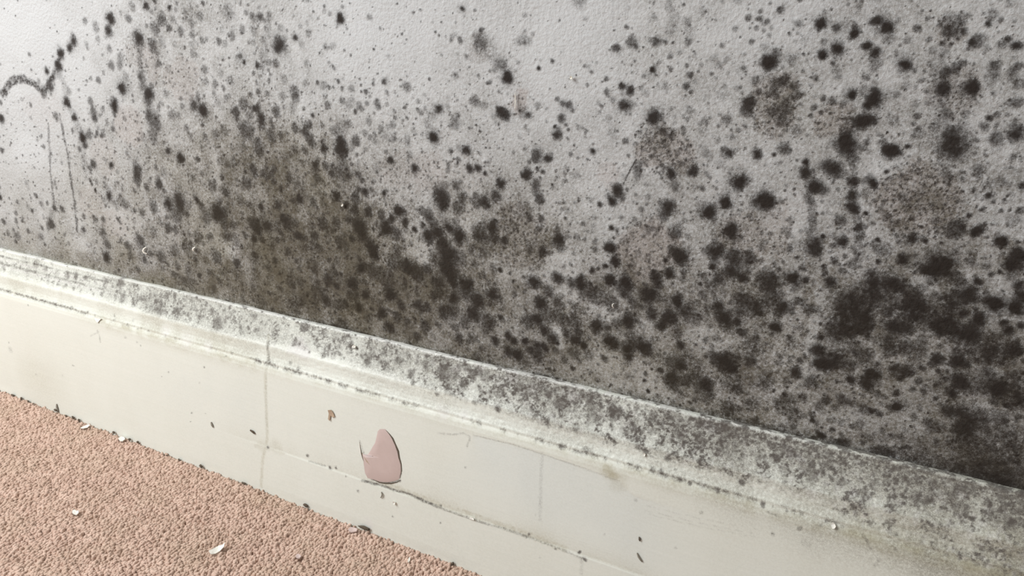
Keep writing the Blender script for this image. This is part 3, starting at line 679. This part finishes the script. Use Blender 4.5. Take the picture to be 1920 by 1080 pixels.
def swindow(cx, cz, rx, rz):
    i0, i1 = np.searchsorted(XS, [cx - rx, cx + rx])
    j = np.where((PZ > cz - rz) & (PZ < cz + rz))[0]
    if len(j) == 0:
        return slice(0, 0), slice(i0, i1)
    return slice(j[0], j[-1] + 1), slice(i0, i1)


def face_y(py_minus):
    """depth of the board's surface that a photograph point lies on, by its height below the lip"""
    return -.010 if py_minus < 60 else (-.0155 if py_minus < 100 else -.020)


def board_point(px, py):
    y = -.012
    for _ in range(6):
        p = on_y(px, py, y)
        y = float(np.interp(-p[2], -PZ[20:], PY[20:]))
    p = on_y(px, py, y)
    return p[0], p[2], y, wall_point(px, py, y)[2]


def sspot(field, px, py, r, d, warp=.8):
    cx, cz, _, sc = board_point(px, py)
    r = r / sc
    w = swindow(cx, cz, r * 1.8 + .003, r * 1.8 + .003)
    k = warp * min(1, r / .004)
    rho = np.hypot(SX[w] - cx + sw_u[w] * k, SZ[w] - cz + sw_v[w] * k) / r
    field[w] = 1 - (1 - np.clip(field[w], 0, 1)) * (1 - d * smooth(1.3, .35, rho))


def sstroke(field, pts, hw, d, wob=.4, rough=.5):
    q = [board_point(*p) for p in pts]
    for a, b in zip(q[:-1], q[1:]):
        h = hw / ((a[3] + b[3]) / 2)
        w = swindow((a[0] + b[0]) / 2, (a[1] + b[1]) / 2, abs(a[0] - b[0]) / 2 + h * 2.5 + .001, abs(a[1] - b[1]) / 2 + h * 2.5 + .001)
        uu, vv = SX[w] + sw_u[w] * wob * min(1, h / .003), SZ[w] + sw_v[w] * wob * min(1, h / .003)
        dx, dz = b[0] - a[0], b[1] - a[1]
        t = np.clip(((uu - a[0]) * dx + (vv - a[1]) * dz) / (dx * dx + dz * dz), 0, 1)
        dist = np.hypot(uu - a[0] - t * dx, vv - a[1] - t * dz) / h
        field[w] = np.maximum(field[w], d * smooth(1.6, .5, dist) * (1 - rough + rough * 1.3 * sf[w]))


BOARD_SPOTS = """137 685 2 80,383 688 2.2 80,316 698 2 50,304 706 1.5 60,423 668 1.5 70,258 642 2 40,264 648 2 45,360 774 2.2 80,385 775 1.6 60,358 790 1.5 70,235 632 2.5 40,17 642 2 40,20 655 6 20,375 718 2 30,117 704 2 25,68 702 3 20,53 572 1.5 50,105 571 3 60,134 575 2 60,165 585 2.5 60,215 592 3 35,250 600 3 30,
502 839 3 90,577 854 3 90,619 877 4 90,631 877 3 90,650 892 2 70,672 920 3 55,737 967 2 70,827 979 2 70,873 876 2 50,790 935 2.5 80,827 948 3 60,876 969 2 70,892 973 2 70,945 990 2.2 80,
992 1002 3 85,987 1007 2 70,1042 1028 2.5 80,1086 1035 4 90,1097 1048 4 90,1200 1010 2.5 70,1134 1002 2 35,1192 938 4 25,1315 960 4 32,1267 1027 2.5 35,1013 1045 2 30,1004 966 1.2 60,1450 1001 4 50,1510 1018 8 14,1565 1005 3 30,1624 963 4 85,1668 937 3 60,1637 925 4 80,1680 1030 5 25,
690 680 9 65,772 702 8 75,775 716 6 65,820 738 5 70,933 767 7 85,890 755 6 60,610 623 7 50,765 665 7 60,637 663 5 60,700 665 8 35,730 690 8 35,800 690 9 40,850 700 12 40,905 705 9 55,870 720 10 45,840 725 8 40,
975 725 13 50,1013 730 12 45,1055 755 17 55,1002 775 8 50,1225 780 8 70,1255 783 9 50,1187 800 9 60,1080 805 7 65,1052 800 4 60,1310 795 8 60,1110 770 14 45,1150 760 10 50,1160 775 12 45,
1197 837 7 65,1098 846 7 60,1052 835 5 65,1252 860 7 70,1313 867 6 70,1392 903 7 90,1425 903 5 50,1310 825 15 50,1275 818 12 50,1345 845 10 40,1275 899 5 80,1292 906 4 80,1225 880 6 60,1240 884 6 60,1345 920 5 70,1430 946 5 70,
230 560 9 55,300 580 11 55,312 555 8 55,387 572 6 65,190 550 5 60,420 583 6 50,438 585 4 70,400 612 3 70,465 615 4 80,452 617 6 40,290 575 14 30,330 590 11 30,255 560 13 30,505 680 6 60,545 680 4 60,560 690 5 50,
1470 880 12 45,1520 890 12 45,1575 905 10 55,1620 925 12 50,1480 850 14 50,1550 870 12 45,1700 897 8 60,1740 930 16 40,1860 965 18 45,1890 975 14 55,1800 950 14 40,1900 985 10 50,1772 995 4 50,1750 995 3 50,1835 995 4 40,1825 1020 3 50,1838 1028 3 50,1800 1040 6 35,1680 1000 4 45,1500 990 5 50,1540 985 4 50"""
for rec in BOARD_SPOTS.replace('\n', '').split(','):
    a, b, r, d = map(float, rec.split())
    sspot(sm, a, b, r, d / 100)
for a, b, r, d in [(1060, 838, 0, 0), (1620, 985, 30, .25), (1680, 1010, 40, .2), (1140, 885, 14, .5), (1150, 890, 10, .4), (1160, 905, 20, .25), (520, 838, 14, .2), (490, 835, 12, .15), (1820, 1050, 40, .25), (1880, 1020, 40, .25)]:
    if r:
        sspot(sy_, a, b, r, d)
for a, b, r, d in [(560, 650, 16, .9), (572, 660, 12, .8), (545, 655, 10, .5), (690, 968, 0, 0), (855, 690, 9, .6), (900, 690, 10, .5), (960, 705, 14, .7), (1000, 730, 10, .5), (1075, 745, 14, .6), (1330, 800, 14, .5), (1480, 850, 10, .5), (1500, 860, 9, .5), (1600, 920, 9, .5), (1760, 930, 14, .35), (1800, 925, 12, .35), (350, 640, 16, .35), (390, 650, 12, .4), (310, 620, 12, .35), (870, 780, 10, .3), (830, 775, 16, .35), (690, 980, 12, .5)]:
    if r:
        sspot(chalk, a, b, r, d)
        sspot(chalk, a + 4, b + 3, r * .6, d * .6)
# small round colonies scattered over the crusted mouldings
for _ in range(2600):
    px = rng.uniform(-20, 1950)
    lip = 468 + .238 * px
    hgt = 38 + px * .022
    py = lip + 4 + hgt * rng.beta(1.2, 1.5)
    if rng.uniform() < np.interp(px, [0, 150, 330, 520, 700, 900, 1300, 1920], [.25, .5, .6, .35, .5, .9, .95, .9]):
        sspot(sm, px, py, .9 + rng.exponential(1.7), rng.uniform(.25, .75))
# runs down the board and hairline cracks
sstroke(sy_, [(503, 628), (502, 680), (497, 720), (500, 790), (501, 825), (493, 860), (490, 912)], 3.0, .38, .3, .3)
sstroke(sm, [(503, 640), (502, 676), (500, 684)], 3.5, .62, .5)
sstroke(sm, [(500, 690), (498, 740), (500, 800)], 2.4, .10, .3, .3)
sstroke(sy_, [(480, 836), (515, 842), (532, 848)], 4, .3)
sstroke(sm, [(1016, 850), (1014, 900), (1012, 975)], 3, .16, .3, .3)
sstroke(sm, [(1091, 1050), (1090, 1082)], 3, .16, .3, .3)
sstroke(sm, [(823, 812), (850, 815), (868, 812), (882, 820), (875, 838)], 1.6, .28)
sstroke(sm, [(183, 620), (187, 635), (189, 642)], 1.2, .4)
sstroke(sm, [(186, 622), (170, 630)], 1.2, .25)
sstroke(sm, [(1618, 1003), (1625, 1012), (1632, 1028)], 3, .5)
sstroke(sm, [(1642, 1060), (1650, 1048)], 3.5, .35)
sstroke(sm, [(1440, 960), (1458, 968)], 2, .5)
for y0 in (948, 957, 963):
    sstroke(sm, [(1210, y0), (1320, y0 + 26), (1420, y0 + 44)], .9, .14, .2)
# dirty joint low on the board
sstroke(sm, [(580, 864), (610, 873)], 1.4, .45)
sstroke(sm, [(680, 900), (715, 909), (740, 918), (770, 927), (792, 937), (820, 949)], 2.1, .80)
sstroke(sm, [(820, 949), (860, 964), (900, 978), (945, 991), (1000, 1010)], 1.6, .55)
sstroke(sm, [(1000, 1010), (1050, 1028), (1100, 1050)], 1.6, .45)
sstroke(sy_, [(720, 906), (820, 944), (950, 988), (1060, 1028)], 6, .45)
# dirty rim of the peeled patch
sstroke(sm, [(726, 812), (737, 826), (745, 848), (751, 872), (752, 886), (748, 897)], 2.2, .8, .3, .4)
sstroke(sm, [(698, 898), (715, 902), (732, 905), (750, 901)], 2.2, .85, .3, .4)
sstroke(sm, [(675, 826), (680, 840), (684, 855)], 1.3, .4)
# later, cooler coat of paint showing where the old coat came away
EDGE = [(880, 840), (888, 816), (960, 833), (1015, 851), (1060, 866), (1110, 883), (1160, 902), (1190, 930)]
eq = [board_point(*p) for p in EDGE[1:]]
ex = np.array([q[0] for q in eq]); ez = np.array([q[1] for q in eq])
edge_z = np.interp(SX, ex, ez) + sw_v * .3
fade = .0012 + np.maximum(edge_z - SZ - .004, 0) * 1.2
cool = np.clip((SX - ex[0] + fade) / (2 * fade), 0, 1) * smooth(ex[-1] + .06, ex[-1] - .02, SX) * smooth(.0008, -.0008, SZ - edge_z) * smooth(edge_z - .085, edge_z - .03, SZ) * (.6 + .4 * sl)
sstroke(sm, EDGE[1:-1], 1.2, .22)
cool = np.maximum(cool, .45 * along([(250, 0), (380, 1), (620, .6), (800, 0)]) * np.exp(-((SZ - .085) / .03) ** 2) * sl)

sy_ = np.clip(sy_, 0, .9)
B_STAIN = np.stack([np.clip(sm, 0, 1), sy_, np.clip(chalk, 0, 1), np.clip(cool, 0, 1)], axis=-1)
# flaking relief of the crusted upper mouldings, and the missing coat of paint
crust = (uni(fbm(SX, SZ, 300, 311, 3, .6)) - .5) * .0004 * smooth(.128, .140, SZ) * along([(0, .5), (500, .6), (900, 1), (1920, 1)])
lipwave = (fbm(SX, SX * 0 + 1, 25, 321, 4) - .5) * .0016 * smooth(.160, .172, SZ)
SYd = SY - crust - along([(430, 0), (600, .0005), (1250, .0005), (1500, .0001)]) * smooth(.0508, .0494, SZ) + .00015 * smooth(.3, .7, cool) - (fbm(SX, SZ * .5, 9, 331, 2) - .5) * .0016 * smooth(.0, .01, SZ)
SZd = SZ + lipwave + crust * .5
bverts = np.stack([SX, SYd, SZd], axis=-1).reshape(-1, 3)
board = mesh_object('baseboard_back', bverts, grid_faces(len(ss), NX)[:, ::-1].copy(), M_SKIRT)
set_attr(board, 'stain', B_STAIN.reshape(-1, 4))
tag(board, 'cream painted moulded skirting board with mould along its top edge', 'baseboard', kind='structure')


def board_surface(px, py):
    """point on the built board surface"""
    cx, cz, y, sc = board_point(px, py)
    i = int(np.clip(np.searchsorted(XS, cx), 0, NX - 1))
    j = int(np.argmin(np.abs(PZ - cz) + (np.arange(len(PZ)) < 4)))
    return np.array([cx, SYd[j, i], cz]), sc


# ------------------------------------------------------------------ peeled patch on the board
def inset(pts, k):
    p = np.array(pts, float)
    c = p.mean(0)
    return c + (p - c) * k


PEEL = [(713, 804), (723, 804), (733, 818), (740, 832), (745, 846), (749, 860), (752, 875), (752, 886), (749, 898), (740, 902), (727, 904), (713, 903),
        (701, 899), (690, 896), (685, 886), (683, 872), (681, 858), (680, 850), (686, 853), (692, 850), (699, 838), (704, 830), (707, 818), (709, 808)]
rings = [(1.0, .0), (.96, .00022), (.5, .00026)]
pv, pf = [], []
n = len(PEEL)
for k, lift in rings:
    for q in inset(PEEL, k):
        s, _ = board_surface(*q)
        pv.append((s[0], s[1] - lift - .00004, s[2]))
c = board_surface(*np.array(PEEL).mean(0))[0]
pv.append((c[0], c[1] - .0003, c[2]))
for r in range(2):
    for i in range(n):
        a, b = r * n + i, r * n + (i + 1) % n
        pf.append((a, b, b + n, a + n))
for i in range(n):
    pf.append((2 * n + i, 2 * n + (i + 1) % n, 3 * n))
o = mesh_object('bare_patch', pv, pf, M_BARE, board)
o['label'] = 'pinkish bare patch where paint has peeled off'


def ribbon(name, pts, width, lift, mat, parent):
    """strip of lifted paint along an edge: px points, width in pixels to the side, free edge lifted off the surface"""
    vv, ff = [], []
    pts = np.array(pts, float)
    tg = np.gradient(pts, axis=0)
    for i, (p, t) in enumerate(zip(pts, tg)):
        nrm = np.array([t[1], -t[0]]) / np.hypot(*t)
        taper = math.sin(math.pi * (i + .5) / len(pts)) * (.7 + .5 * random.random())
        for f, l in ((1.0, 0.0), (.5, .35), (0.0, 1.0)):
            s, _ = board_surface(*(p + nrm * width * f * taper))
            vv.append((s[0], s[1] - .0001 - lift * l * taper, s[2]))
        s, _ = board_surface(*p)
        vv.append((s[0], s[1] + .0002 - lift * taper, s[2]))
    for i in range(len(pts) - 1):
        for j in range(3):
            a = i * 4 + j
            ff.append((a, a + 1, a + 5, a + 4))
    return mesh_object(name, vv, ff, mat, parent)


ribbon('paint_edge_gap', [(724, 806), (730, 813), (736, 822), (741, 833), (746, 846), (748, 858), (752, 870), (753, 882), (750, 897)], 3.0, .0003, M_DIRT, board)
ribbon('paint_edge_gap', [(752, 899), (745, 903), (736, 905), (724, 905), (712, 903), (700, 898)], 2.6, .0003, M_DIRT, board)
ribbon('paint_curl', [(684, 868), (681, 858), (679, 850), (677, 840), (675, 828)], 2.2, .0008, M_FLAKE, board)
ribbon('paint_edge_gap', [(699, 880), (695, 872), (690, 864), (684, 856), (680, 848)], 5.0, .0003, M_BROWNBIT, board)

# ------------------------------------------------------------------ carpet
A, B, Cc = np.array([-.985, -.021]), np.array([-.634, -.216]), np.array([-.30, -.021])
gx, gy = np.meshgrid(np.arange(-1.22, .05, .0020), np.arange(-.31, -.0205, .0020))
gx = (gx + rng.uniform(-.0009, .0009, gx.shape)).ravel()
gy = (gy + rng.uniform(-.0009, .0009, gy.shape)).ravel()


def side(p, q):
    d = (q - p) / np.hypot(*(q - p))
    return (gx - p[0]) * -d[1] + (gy - p[1]) * d[0]


inside = (side(A, B) > -.06) & (side(B, Cc) > -.06) & (gy > -.27)
fx, fy = gx[inside], gy[inside]
gx, gy = np.meshgrid(np.arange(-1.75, .12, .0042), np.arange(-.52, -.0205, .0042))     # farther off, coarser tufts carry on
gx = (gx + rng.uniform(-.0018, .0018, gx.shape)).ravel()
gy = (gy + rng.uniform(-.0018, .0018, gy.shape)).ravel()
outer = ~((side(A, B) > -.06) & (side(B, Cc) > -.06) & (gy > -.27))
big = np.r_[np.ones(len(fx)), np.full(outer.sum(), 2.0)]
gx, gy = np.r_[fx, gx[outer]], np.r_[fy, gy[outer]]
nt = len(gx)
K = 4
ang = np.arange(K) * 2 * math.pi / K
tv = np.zeros((nt, 2 * K + 1, 3))
rot = rng.uniform(0, 6.28, nt)[:, None]
rad = (rng.uniform(.0011, .0018, nt) * big)[:, None]
top = rng.normal(0, .0006, nt) + (fbm(gx, gy, 190, 401, 4, .7) - .5) * .0035
lx = rng.normal(.0000, .0006, nt)
ly = rng.normal(.0008, .0006, nt)
for k, (z, f, l) in enumerate(((-.0050, 1.0, 0.0), (-.0005, .95, .75))):
    s = slice(k * K, k * K + K)
    tv[:, s, 0] = gx[:, None] + np.cos(ang + rot) * rad * f + lx[:, None] * l
    tv[:, s, 1] = gy[:, None] + np.sin(ang + rot) * rad * f * 1.35 + ly[:, None] * l
    tv[:, s, 2] = z + (top[:, None] if k else 0) + rng.normal(0, .0002, (nt, K))
tv[:, 2 * K, 0] = gx + lx * 1.3
tv[:, 2 * K, 1] = gy + ly * 1.3
tv[:, 2 * K, 2] = top
tv[:, :, 1] = np.minimum(tv[:, :, 1], -.0203)
tri = []
for i in range(K):
    j = (i + 1) % K
    tri += [(i, j, K + j), (i, K + j, K + i), (K + i, K + j, 2 * K)]
tri = np.array(tri)
faces = (tri[None] + (np.arange(nt) * (2 * K + 1))[:, None, None]).reshape(-1, 3)
bx, by = np.meshgrid(np.r_[np.linspace(-2.4, -1.25, 12), np.linspace(-1.2, .1, 60), np.linspace(.15, 1.4, 12)], np.r_[np.linspace(-2.0, -.35, 12), np.linspace(-.3, -.012, 24)])
fv = np.stack([bx, by, np.full_like(bx, -.0045)], axis=-1)
floor = mesh_object('floor', fv.reshape(-1, 3), grid_faces(*bx.shape), M_BACK)
set_attr(floor, 'tone', np.full((bx.size, 4), .5))
tag(floor, 'pinkish beige carpeted floor below the skirting board', 'carpet', kind='structure')
pile = mesh_object('carpet_pile', tv.reshape(-1, 3), faces, M_PILE, floor)
pile['kind'] = 'stuff'
tone = np.clip(rng.normal(.62, .13, nt) + (fbm(gx, gy, 120, 411, 3, .7) - .5) * .8, 0, 1)
set_attr(pile, 'tone', np.repeat(np.repeat(tone[:, None, None], 2 * K + 1, 1), 4, 2).reshape(-1, 4))


# ------------------------------------------------------------------ loose bits
def flake(name, outline, place, mat, thick, curl, label, cat, group=None, seed=0):
    """a thin curled chip: outline in photograph pixels, place(px, py) gives the surface point and normal"""
    r = random.Random(seed)
    pts = np.array(outline, float)
    c = pts.mean(0)
    n = len(pts)
    tops, bots = [], []
    base, nrm = place(*c)
    rad = max(np.hypot(*(p - c)) for p in pts)
    for k in (1.0, .55):
        for p in pts:
            q = c + (p - c) * k
            s, nn = place(*q)
            h = curl * (np.hypot(*(q - c)) / rad) ** 2 * (1 + .5 * (q[0] - c[0]) / rad) + thick * .3 * r.random()
            tops.append(s + nn * (thick + h + .0001))
            bots.append(s + nn * (h + .0001))
    s, nn = place(*c)
    tops.append(s + nn * (thick + .0001)); bots.append(s + nn * .0001)
    m = 2 * n + 1
    ff = []
    for off, flip in ((0, False), (m, True)):
        for i in range(n):
            j = (i + 1) % n
            q = [(off + i, off + j, off + n + j, off + n + i), (off + n + i, off + n + j, off + 2 * n)]
            ff += [tuple(reversed(x)) if flip else x for x in q]
    for i in range(n):
        j = (i + 1) % n
        ff.append((i, m + i, m + j, j))
    vv = np.array(tops + bots)
    org = vv.mean(0); org[2] = vv[:, 2].min()
    o = mesh_object(name, vv - org, ff, mat, shade=False)
    o.location = org
    return tag(o, label, cat, group)


def on_carpet(px, py):
    return on_z(px, py, .0006), np.array([0, 0, 1.0])


def on_wall(px, py):
    return on_y(px, py, -.0008), np.array([0, -1.0, .15])


def on_board(px, py):
    return board_surface(px, py)[0], np.array([0, -1.0, .1])


def blob_outline(cx, cy, rx, ry, tilt, seed, n=9):
    r = random.Random(seed)
    out = []
    for i in range(n):
        a = 2 * math.pi * i / n
        k = r.uniform(.72, 1.15)
        x, y = math.cos(a) * rx * k, math.sin(a) * ry * k
        out.append((cx + x * math.cos(tilt) - y * math.sin(tilt), cy + x * math.sin(tilt) + y * math.cos(tilt)))
    return out


FG = 'paint flakes on the carpet'
flake('paint_flake', [(392, 1037), (398, 1033), (404, 1029), (410, 1026), (417, 1027), (423, 1027.5), (421, 1032), (412, 1036), (404, 1041), (396, 1044)], on_carpet, M_FLAKE, .0007, .0032,
      'largest white paint flake curling up on the carpet near the bottom edge', 'paint flake', FG, 1)
flake('paint_flake', [(136, 960), (140, 958), (144, 960), (148, 960), (148, 965), (144, 968), (140, 966), (136, 964)], on_carpet, M_FLAKE, .0009, .0006,
      'small rounded white paint flake alone in the middle of the carpet', 'paint flake', FG, 2)
flake('paint_flake', [(222, 824), (227, 820), (233, 822), (235, 826), (230, 829), (225, 828)], on_carpet, M_FLAKE, .0008, .0006,
      'squarish white paint flake on the carpet edge touching the skirting board', 'paint flake', FG, 3)
flake('paint_flake', [(151, 804), (157, 800), (164, 798), (170, 800), (164, 803), (156, 805)], on_carpet, M_FLAKE, .0006, .0012,
      'thin white sliver of paint on the carpet edge at far left', 'paint flake', FG, 4)
flake('paint_flake', [(653, 995), (658, 991), (665, 992), (670, 996), (669, 1000), (660, 1000), (655, 998)], on_carpet, M_BARE, .0009, .0008,
      'pale pink paint flake on the carpet beside a dark lump of dirt', 'paint flake', FG, 5)
flake('paint_flake', blob_outline(559, 1045, 6, 4, .3, 6, 7), on_carpet, M_BARE, .0010, .0005,
      'small pale pink crumb of paint on the carpet near the bottom edge', 'paint flake', FG, 6)
flake('paint_flake', blob_outline(767, 1052, 2.2, 6, .35, 7, 7), on_carpet, M_FLAKE, .0009, .0006,
      'narrow white sliver standing in the carpet at its right end', 'paint flake', FG, 7)

WG = 'white paint chips stuck to the wall'


def crescent(cx, cy, r, a0, a1, w, n=7):
    o = [(cx + r * math.cos(a0 + (a1 - a0) * i / n), cy + r * math.sin(a0 + (a1 - a0) * i / n)) for i in range(n + 1)]
    i_ = [(cx + w + r * .78 * math.cos(a1 + (a0 - a1) * i / n), cy + r * .78 * math.sin(a1 + (a0 - a1) * i / n)) for i in range(1, n)]
    return o + i_


def bent_strip(name, pts, hw, place, lift, mat, label, cat, group=None):
    """a curled strip of paint or a splinter: px centre line, half width, raised in the middle"""
    pts = np.array(pts, float)
    tg = np.gradient(pts, axis=0)
    vv, ff = [], []
    n = len(pts)
    for i, (p, t) in enumerate(zip(pts, tg)):
        nr = np.array([-t[1], t[0]]) / np.hypot(*t)
        k = math.sin(math.pi * (i + .6) / (n + .2))
        for f, dz in ((-1, 0), (1, 0), (1, 1), (-1, 1)):
            s, nn = place(*(p + nr * hw * f * (.25 + .75 * k)))
            vv.append(s + nn * (.0002 + lift * k * (.35 + .65 * dz)))
    for i in range(n - 1):
        for j in range(4):
            a, b = i * 4 + j, i * 4 + (j + 1) % 4
            ff.append((a, b, b + 4, a + 4))
    ff += [(3, 2, 1, 0), tuple(range(4 * n - 4, 4 * n))]
    vv = np.array(vv)
    org = vv.mean(0)
    o = mesh_object(name, vv - org, ff, mat, shade=False)
    o.location = org
    return tag(o, label, cat, group)


bent_strip('paint_chip', [(275, 463), (271.5, 466), (270.5, 470), (272.5, 474), (276.5, 475.5)], 1.2, on_wall, .0016, M_FLAKE, 'crescent of curled white paint low on the wall, left of its twin', 'paint chip', WG)
bent_strip('paint_chip', [(367, 463), (364.5, 465), (363.5, 468), (364, 471)], 1.2, on_wall, .0014, M_FLAKE, 'short curl of white paint low on the wall, right of its twin', 'paint chip', WG)
flake('paint_chip', blob_outline(1073, 146, 3.4, 3.2, 0, 11, 7), on_wall, M_FLAKE, .0009, .0010, 'tiny white chip on the clean upper middle of the wall', 'paint chip', WG, 11)
bent_strip('paint_chip', [(1152, 568.5), (1149.5, 570.5), (1149.5, 574), (1151.5, 577)], 1.0, on_wall, .0014, M_FLAKE, 'tiny white curl on dark mould just above the right skirting', 'paint chip', WG)
flake('paint_chip', blob_outline(644, 384, 1.8, 3.2, .2, 13, 7), on_wall, M_FLAKE, .0009, .0008, 'tiny white chip in the densest brown mould left of centre', 'paint chip', WG, 13)
flake('paint_chip', [(966.4, 176), (967.6, 175), (967.8, 190), (967.4, 203), (966.4, 204), (966.2, 190)], on_wall, M_FLAKE, .0005, .0004, 'thin upright scratch of pale paint on the upper wall', 'paint chip', WG, 14)

BG = 'paint chips on the skirting board'
flake('paint_chip', [(179, 595), (186, 594), (193, 597), (189, 600), (185, 605), (181, 601)], on_board, M_FLAKE, .0007, .0008, 'cream triangular paint chip on the left end of the skirting', 'paint chip', BG, 21)
flake('paint_chip', blob_outline(666, 649, 4.2, 3.4, .2, 22, 8), on_board, M_FLAKE, .0009, .0010, 'white paint chip on the mouldy top moulding left of centre', 'paint chip', BG, 22)
flake('paint_chip', blob_outline(1563, 983, 5.2, 5.6, .2, 23, 8), on_board, M_FLAKE, .0008, .0008, 'cream paint chip in the groove at the right of the skirting', 'paint chip', BG, 23)
flake('paint_chip', blob_outline(1209, 851, 2.4, 4.0, .1, 24, 7), on_board, M_FLAKE, .0007, .0008, 'small white chip on the stained moulding right of centre', 'paint chip', BG, 24)
flake('paint_chip', blob_outline(742, 941, 2.8, 2.6, .1, 25, 7), on_board, M_FLAKE, .0007, .0008, 'tiny white chip below the dirty joint and bare patch', 'paint chip', BG, 25)
flake('paint_chip', blob_outline(886, 971, 5.5, 2.2, .35, 26, 8), on_board, M_FLAKE, .0007, .0006, 'flat white chip lying along the dirty joint', 'paint chip', BG, 26)
flake('paint_chip', [(617, 768), (623, 767.5), (627, 774), (629, 780), (625, 782), (621, 777), (620, 788), (617, 785), (618, 775)], on_board, M_BROWNBIT, .0005, .0008, 'rusty brown flaked chip on the skirting face above the bare patch', 'paint chip', BG, 27)

SG = 'splinters and curls on the skirting'
bent_strip('splinter', [(107, 757), (108, 762), (109.5, 768), (110.5, 775)], 1.2, on_board, .0012, M_GREYBIT, 'grey splinter standing at the carpet edge on far left', 'splinter', SG)
bent_strip('splinter', [(397, 791), (399, 796), (401, 801)], 1.3, on_board, .0010, M_GREYBIT, 'short grey splinter low on the left of the skirting face', 'splinter', SG)
bent_strip('splinter', [(717, 921), (719.5, 925), (718.5, 929), (715.5, 932)], .9, on_board, .0014, M_GREYBIT, 'hooked brown curl hanging below the bare patch', 'curl', SG)
bent_strip('splinter', [(1195, 1036), (1198, 1042), (1202, 1048), (1205, 1053)], 1.2, on_board, .0014, M_GREYBIT, 'dark splinter on the skirting face near the bottom edge', 'splinter', SG)
bent_strip('splinter', [(1199, 1006), (1200, 1010), (1200.5, 1014)], 1.3, on_board, .0012, M_DIRT, 'tiny dark splinter above the larger one near the bottom', 'splinter', SG)
bent_strip('splinter', [(470, 806), (475, 808.5), (479, 813)], 1.6, on_board, .0012, M_DIRT, 'short dark splinter on the skirting left of the long stain run', 'splinter', SG)


def crumb(px, py, rx, ry, mat, label, seed, name='dirt_crumb', group='dirt crumbs along the carpet edge'):
    """an irregular lump lying in the corner between carpet and board"""
    r = random.Random(seed)
    p = on_y(px, py, -.0222)
    sc = wall_point(px, py, -.0222)[2]
    a, b = rx / sc, ry / sc
    vv, ff = [], []
    nu, nv = 7, 4
    for j in range(nv + 1):
        th = math.pi * j / nv
        for i in range(nu):
            ph = 2 * math.pi * i / nu
            k = r.uniform(.75, 1.2)
            vv.append((a * 1.2 * k * math.sin(th) * math.cos(ph), .0011 * k * math.sin(th) * math.sin(ph), b * k * math.cos(th)))
    for j in range(nv):
        for i in range(nu):
            i2 = (i + 1) % nu
            ff.append((j * nu + i, (j + 1) * nu + i, (j + 1) * nu + i2, j * nu + i2))
    o = mesh_object(name, vv, ff, mat)
    o.location = (p[0], -.0222, max(p[2], .0))
    return tag(o, label, 'dirt', group)


ORD = ['leftmost', 'second from left', 'third from left', 'fourth from left', 'fifth from left', 'sixth from left', 'seventh from left', 'eighth from left',
       'ninth from left', 'tenth from left', 'eleventh from left', 'twelfth from left', 'thirteenth from left', 'fourteenth from left', 'fifteenth from left', 'rightmost']
CR = [(24, 741, 4, 1.8), (40, 747, 2.4, 2.2), (53, 753, 2.4, 2.2), (64, 761, 3.2, 1.8), (104, 769, 3, 2), (124, 780, 2.6, 1.6), (137, 783, 3.2, 2.6), (148, 788, 2.4, 2.4),
      (213, 811, 3, 2), (243, 824, 2.4, 2), (258, 829, 2.2, 2), (312, 857, 4, 1.8), (336, 863, 3.2, 2.4), (377, 874, 3, 3), (457, 906, 5, 1.6), (849, 1057, 2.4, 3)]
for i, (x, y, rx, ry) in enumerate(CR):
    crumb(x, y, rx, ry, M_DIRT, 'dark dirt crumb where carpet meets skirting, ' + ORD[i] + ' of the small ones', 50 + i)
crumb(573, 948, 4, 3, M_DIRT, 'brown dirt crumb on the carpet edge left of the long dark lump', 80, group='dirt lumps below the bare patch')
crumb(684, 990, 11, 3.2, M_DIRT, 'long dark lump of dirt on the carpet edge below the bare patch', 81, 'dirt_lump', 'dirt lumps below the bare patch')
crumb(662, 988, 5, 2.2, M_DIRT, 'low dark lump of dirt just left of the long one', 82, 'dirt_lump', 'dirt lumps below the bare patch')
